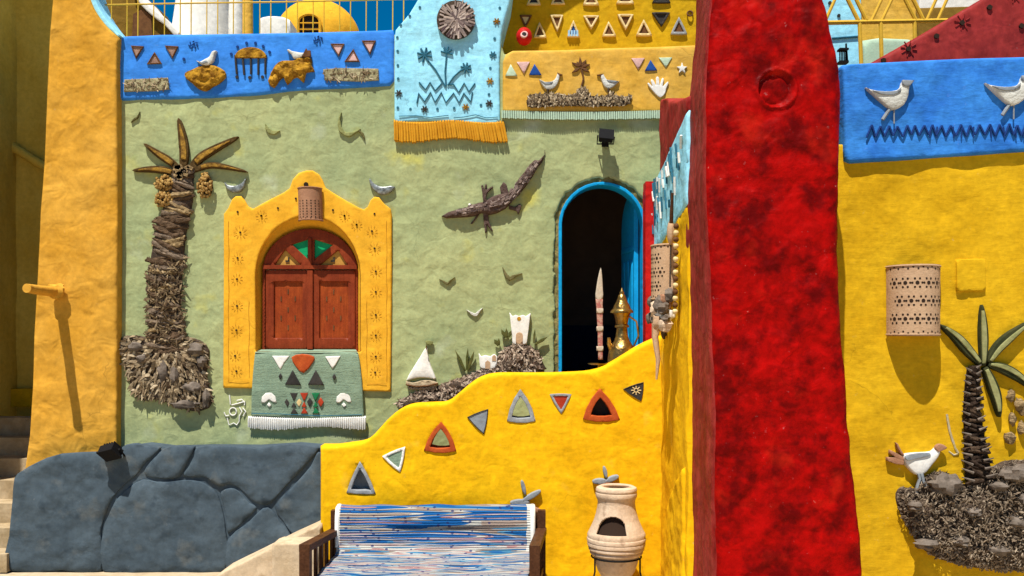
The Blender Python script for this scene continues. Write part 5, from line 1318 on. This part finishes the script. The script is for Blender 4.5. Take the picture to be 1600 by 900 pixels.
s2_ = thing("leaf_sprig", W(946, 765, DB), "grey clay leaf sprig relief on the yellow wall above the clay pot", "leaf sprig", "grey leaf sprigs")
for p0, p1, w, mm in (((948, 748), (944, 729), 3.0, m_greyclay), ((946, 753), (967, 744), 4.2, m_greyclay), ((950, 752), (926, 753), 4.6, m_greyclay), ((938, 756), (960, 757), 2.6, m_terra)): leafp(p0, p1, w, DB - .05, mm, s2_, .06)  # here too a brown leaf paints the shadow under the sprig

# ------------------------------------------------------------------ brass ewer, tray and blade-topped stick at the doorway
DE = 9.52
tp = W(948, 573, DE)
tray = lathe("brass_tray", [(0, .0), (.15, .0), (.175, .006), (.18, .014), (.172, .012), (.148, .005), (0, .005)], (.93, -.47, 2.047), m_brass, None, 40)
tag(tray, "flat brass tray behind the yellow stair wall under the ewer", "tray")
ew = thing("brass_ewer", (.98, -.47, 1.99), "ornate old brass coffee ewer with pointed lid standing at the doorway", "ewer")
kk = DE / FOC; ez = 2.056
def ep(l): return [(r * kk * 1.12, (570 - y) * kk) for r, y in l]
lathe("body", ep([(0, 570), (20, 570), (20, 567), (19.5, 560), (18.5, 550), (15, 541), (11, 534), (9, 528), (8, 519), (7.5, 514), (10, 513), (10, 510), (8, 508), (9.5, 500), (11, 494), (12.5, 491), (12, 490), (0, 490)]), (1.09, -.47, ez), m_brass, ew, 36)
lathe("lid", ep([(0, 490.5), (16, 490.5), (16, 488), (14, 485), (12.5, 484), (11, 479), (8, 473), (6, 467), (5, 463), (3, 461), (3.4, 459), (1.6, 455), (0, 450)]), (1.09, -.47, ez), m_brass, ew, 36)
q = MB(); sp0 = Vector((1.09 - .10, -.49, ez + .14)); q.tube([sp0, sp0 + Vector((-.03, -.02, .06)), sp0 + Vector((-.035, -.03, .12))], [.03, .022, .016], 10); q.build("spout", m_brass, ew)
q = MB(); q.tube([(1.09 + .08, -.45, ez + .47), (1.09 + .15, -.44, ez + .42), (1.09 + .17, -.43, ez + .28), (1.09 + .11, -.43, ez + .14)], .010, 8); q.build("handle", m_brass, ew)
bs2 = thing("blade_stick", W(938, 565, 9.62), "upright pink and cream stick with blade-shaped tip in the dark doorway", "stick")
m_pinks = M("pink_stick", (.38, .13, .11), (.45, .27, .2), sc=30, lo=.45, hi=.55, bump=.2); m_creams = M("cream_blade", (.50, .42, .32), bump=.2)
pl("shaft", [(935, 562), (934, 515), (932, 480), (931, 467), (942, 467), (942, 480), (942, 515), (942, 562)], 9.62, .03, m_pinks, bs2, r=.008, s=.03)
pl("blade", cr([(931, 467), (932, 450), (935, 432), (939, 418), (941, 432), (942, 450), (942, 467)], 2), 9.62, .025, m_creams, bs2, r=.008, s=.02)
for y in (482, 510, 541): pl("band", [(932.5, y), (942.6, y), (942.6, y + 7), (932.5, y + 7)], 9.612, .04, m_creams, bs2, r=.003, s=.03)

# ------------------------------------------------------------------ hangings on the side wall
hg = thing("gourd_bundle", (SX - .1, -1.75, 2.1), "grey bundle of dried gourds and shells hanging beside the side wall lamp", "hanging")
rr = random.Random(51); 
MB().tube([(SX - .06, -1.72, 3.15), (SX - .07, -1.74, 2.75)], .008, 6).build("cord", m_straw_d, hg)
for k in range(18):
    y_ = -1.76 + rr.uniform(-.10, .10); z_ = 2.56 + rr.uniform(-.24, .12); x_ = SX - .08 - rr.uniform(0, .1)
    MB().ball((x_, y_, z_), (rr.uniform(.03, .06), rr.uniform(.03, .06), rr.uniform(.03, .075)), 9, 7, .6, k).build("gourd", (m_white, m_rockgrey, m_clay, m_potclay, m_rockgrey, m_terra)[k % 6], hg)
hr = thing("dried_root", (SX - .1, -1.4, 1.95), "pale dried root hanging under the side wall lamp over the stair wall end", "hanging")
P0 = Vector((SX - .14, -1.38, 2.62))
MB().tube([P0, P0 + Vector((.01, -.02, -.12)), P0 + Vector((-.01, -.03, -.3)), P0 + Vector((.015, -.05, -.5)), P0 + Vector((0, -.05, -.68))], [.045, .05, .03, .022, .008], 9).build("root", m_clay, hr)
for k in range(7): MB().ball(P0 + Vector((rr.uniform(-.05, .05), rr.uniform(-.06, .06), rr.uniform(-.2, .05))), (.04, .04, .05), 8, 6, .6, k).build("knob", m_rockgrey, hr)
bdt = thing("bead_string", (SX - .06, -1.9, 2.4), "string of pale beads hanging against the side wall next to the red pillar", "beads")
for k in range(14): MB().ball((SX - .05, -1.93 + .004 * k, 3.25 - .055 * k), (.024, .024, .026), 8, 6).build("bead", m_fr_cream if k % 2 else m_brownfill, bdt)
sp_ = thing("wooden_ladle", (SX - .05, -1.78, 3.1), "carved wooden ladle hanging high on the side wall above the gourds", "ladle")
MB().ball((SX - .06, -1.72, 3.22), (.035, .05, .11), 12, 8).build("bowl", m_clay, sp_)
MB().tube([(SX - .06, -1.74, 3.3), (SX - .06, -1.80, 3.55)], [.018, .012], 8).build("handle", m_wood, sp_)
dm_ = thing("bark_strip", (SX - .03, -1.1, 2.2), "dark carved bark strip hanging on the side wall below the frieze", "hanging")
for k in range(5): MB().ball((SX - .02, -1.08 - .02 * (k % 2), 2.72 - .09 * k), (.03, .05, .055), 8, 6, .6, k + 3).build("bark_piece", m_bark, dm_, False)

# ------------------------------------------------------------------ palm relief, bird and rock mound on the right wall
rr = random.Random(61); tr = random.Random(63)
rpalm = thing("palm_relief", W(1540, 890, 7.58), "small palm relief with green agave leaves and dark trunk on the golden wall", "palm relief")
tk2 = [(1522, 575, 10), (1521, 600, 13), (1520, 640, 15), (1524, 680, 18), (1528, 720, 22), (1532, 752, 25)]
m_darkbark = [M("dark_bark_%s" % n, c, tuple(x * .5 for x in c), sc=30, bump=.9, fine=45, rough=.9) for n, c in (("black", (.04, .026, .018)), ("brown", (.085, .055, .035)))]
bm2 = []
for k in range(5):
    me = bark_mesh(40 + k); me.materials.append(m_darkbark[k % 2]); bm2.append(me)
c2_ = pl("trunk", [(x - w * .85, y) for x, y, w in tk2] + [(x + w * .85, y) for x, y, w in reversed(tk2)], 7.56, .03, m_darkbark[0], rpalm, r=.015, s=.03, amp=.015, freq=14)
for k in range(30):
    x, y, hw = trunk_at(k / 29 * 4.99, tk2); bark_piece(x + tr.uniform(-2, 2), y, hw * tr.uniform(.85, 1.15), tr.uniform(6, 9), 7.555, tr.uniform(-.5, .5), c2_, bm2, .07)
q = MB()
for k in range(26):
    x, y, hw = trunk_at(k / 25 * 4.99, tk2); s_ = -1 if k % 2 else 1
    q.tube([W(x + s_ * hw * .4, y, 7.48), W(x + s_ * hw * 1.15, y - rr.uniform(3, 7), 7.47)], [.012, .004], 6)
tag(q.build("bark_spines", m_rockgrey, c2_), kind="stuff")
def agave(pts, w, D, up):
    c = cr(pts, 5, False); L_, R_ = [], []
    for i, (x, y) in enumerate(c):
        a = c[max(0, i - 1)]; b = c[min(len(c) - 1, i + 1)]; dx_, dy_ = b[0] - a[0], b[1] - a[1]; q_ = math.hypot(dx_, dy_); t = i / (len(c) - 1)
        ww = w * .9 * max(.05, math.sin(math.pi * (.10 + .89 * t))) ** .85
        L_.append((x - dy_ / q_ * ww, y + dx_ / q_ * ww)); R_.append((x + dy_ / q_ * ww, y - dx_ / q_ * ww))
    o = pl("leaf", L_ + R_[::-1], D, .06, m_agave_d, rpalm, r=.008, s=.025)
    lo_, hi_ = (.10, .55) if up > 0 else ((.45, .88) if up < 0 else (.2, .8)); n_ = len(c)
    A_ = [(L_[i][0] * (1 - lo_) + R_[i][0] * lo_, L_[i][1] * (1 - lo_) + R_[i][1] * lo_) for i in range(1, int(n_ * .9))]; B_ = [(L_[i][0] * (1 - hi_) + R_[i][0] * hi_, L_[i][1] * (1 - hi_) + R_[i][1] * hi_) for i in range(1, int(n_ * .9))]
    pl("leaf_face", A_ + B_[::-1], D - .012, .02, m_agave, o, r=.004, s=.025, amp=.003, freq=30)
agave([(1538, 572), (1539, 540), (1538, 505), (1536, 476)], 7.5, 7.548, 0)
agave([(1534, 570), (1515, 548), (1495, 526), (1470, 507)], 9, 7.548, 1)
agave([(1546, 566), (1562, 543), (1585, 522), (1612, 502)], 9, 7.548, 1)
agave([(1546, 570), (1570, 576), (1595, 590), (1620, 612)], 9, 7.548, -1)
agave([(1541, 574), (1552, 600), (1560, 625), (1564, 652)], 9, 7.54, 0)
for k, (x, y) in enumerate(((1580, 618), (1592, 632), (1582, 655), (1578, 685), (1596, 668), (1600, 640))):
    MB().ball(W(x, y, 7.585), (.03 + .01 * (k % 2), .035, .05), 9, 7, .5, k).build("fruit", m_barks[2], rpalm)
mound = cr([(1402, 790), (1401, 772), (1410, 760), (1430, 762), (1450, 742), (1475, 735), (1500, 752), (1525, 756), (1555, 728), (1585, 718), (1640, 725), (1700, 760), (1720, 830), (1690, 880), (1640, 895), (1580, 894), (1530, 890), (1490, 882), (1455, 868), (1432, 845), (1412, 815)], 2)
mo = thing("rock_mound_relief", W(1530, 890, 7.55), "rough grey-brown mound relief of bark chips and stones at the bottom right", "mound relief")
mb_ = pl("mound", mound, 7.57, .12, m_straw_d, mo, r=.05, s=.035, amp=.05, freq=7, bulge=.05)
tag(chips(MB(), mound, 7.55, 5200, (.008, .022), (.003, .0075), rr, .12).build("bark_chips", M("mound_chip", (.2, .15, .1), bump=.5, fine=60, island=[(.05, .034, .022), (.24, .18, .12), (.13, .095, .065), (.38, .30, .21), (.08, .058, .04), (.29, .22, .15)]), mb_, False), kind="stuff")
for x, y, rx, ry in ((1477, 757, 24, 16), (1590, 740, 26, 13), (1448, 850, 18, 8), (1560, 760, 14, 7), (1630, 750, 30, 16), (1520, 800, 12, 7), (1585, 815, 16, 9), (1500, 845, 13, 7), (1428, 790, 10, 8), (1560, 860, 18, 8), (1600, 780, 12, 9)):
    MB().ball(W(x, y, 7.48), (rx * .005, .08, ry * .005), 14, 9, .5, x).build("rock", m_rockgrey, mb_)
rb_ = thing("bird_relief", W(1440, 768, 7.52), "white and grey bird relief with brown tail feathers perched on the rock mound", "bird")
ZB = lambda pts: zz(pts, 3.0, 1360, 600)
pl("body", cr(ZB([(158, 335), (200, 325), (250, 322), (290, 318), (310, 300), (330, 310), (318, 345), (290, 380), (265, 412), (240, 425), (215, 425), (185, 400), (165, 370)]), 2), 7.55, .06, m_white, rb_, r=.012, s=.02, bulge=.015)
pl("wing", cr(ZB([(165, 338), (210, 326), (260, 322), (285, 326), (270, 340), (220, 350), (175, 360)]), 2), 7.528, .02, m_greyclay, rb_, r=.004, s=.02)
pl("head", cr(ZB([(305, 300), (318, 283), (340, 283), (362, 300), (340, 312), (320, 318)]), 2), 7.535, .03, m_terra, rb_, r=.006, s=.02)
for p in ([(160, 345), (125, 325), (95, 310), (92, 325), (120, 345), (155, 362)], [(158, 360), (120, 345), (80, 345), (80, 360), (120, 375), (160, 380)], [(150, 335), (128, 300), (122, 275), (130, 280), (145, 310), (162, 335)]):
    pl("tail_feather", ZB(p), 7.555, .04, m_terra, rb_, r=.004, s=.02)
for p in ([(225, 420), (232, 445), (220, 480), (215, 515)], [(240, 420), (248, 455), (262, 485)]):
    q = MB(); stroke_px(q, ZB(p), 7.55, .013); q.build("leg", m_greyclay, rb_)
m_smear = M('pale_smear', (.46, .42, .36), (.42, .33, .12), sc=16, bump=.2)
ms = MB(); stroke_px(ms, [(1479, 647), (1484, 675), (1492, 700), (1497, 708)], 7.597, .010); stroke_px(ms, [(1482, 705), (1490, 711), (1497, 709)], 7.597, .008)
tag(ms.build("paint_smear", m_smear), "pale painted smear on the golden wall between bird and palm", "paint smear")
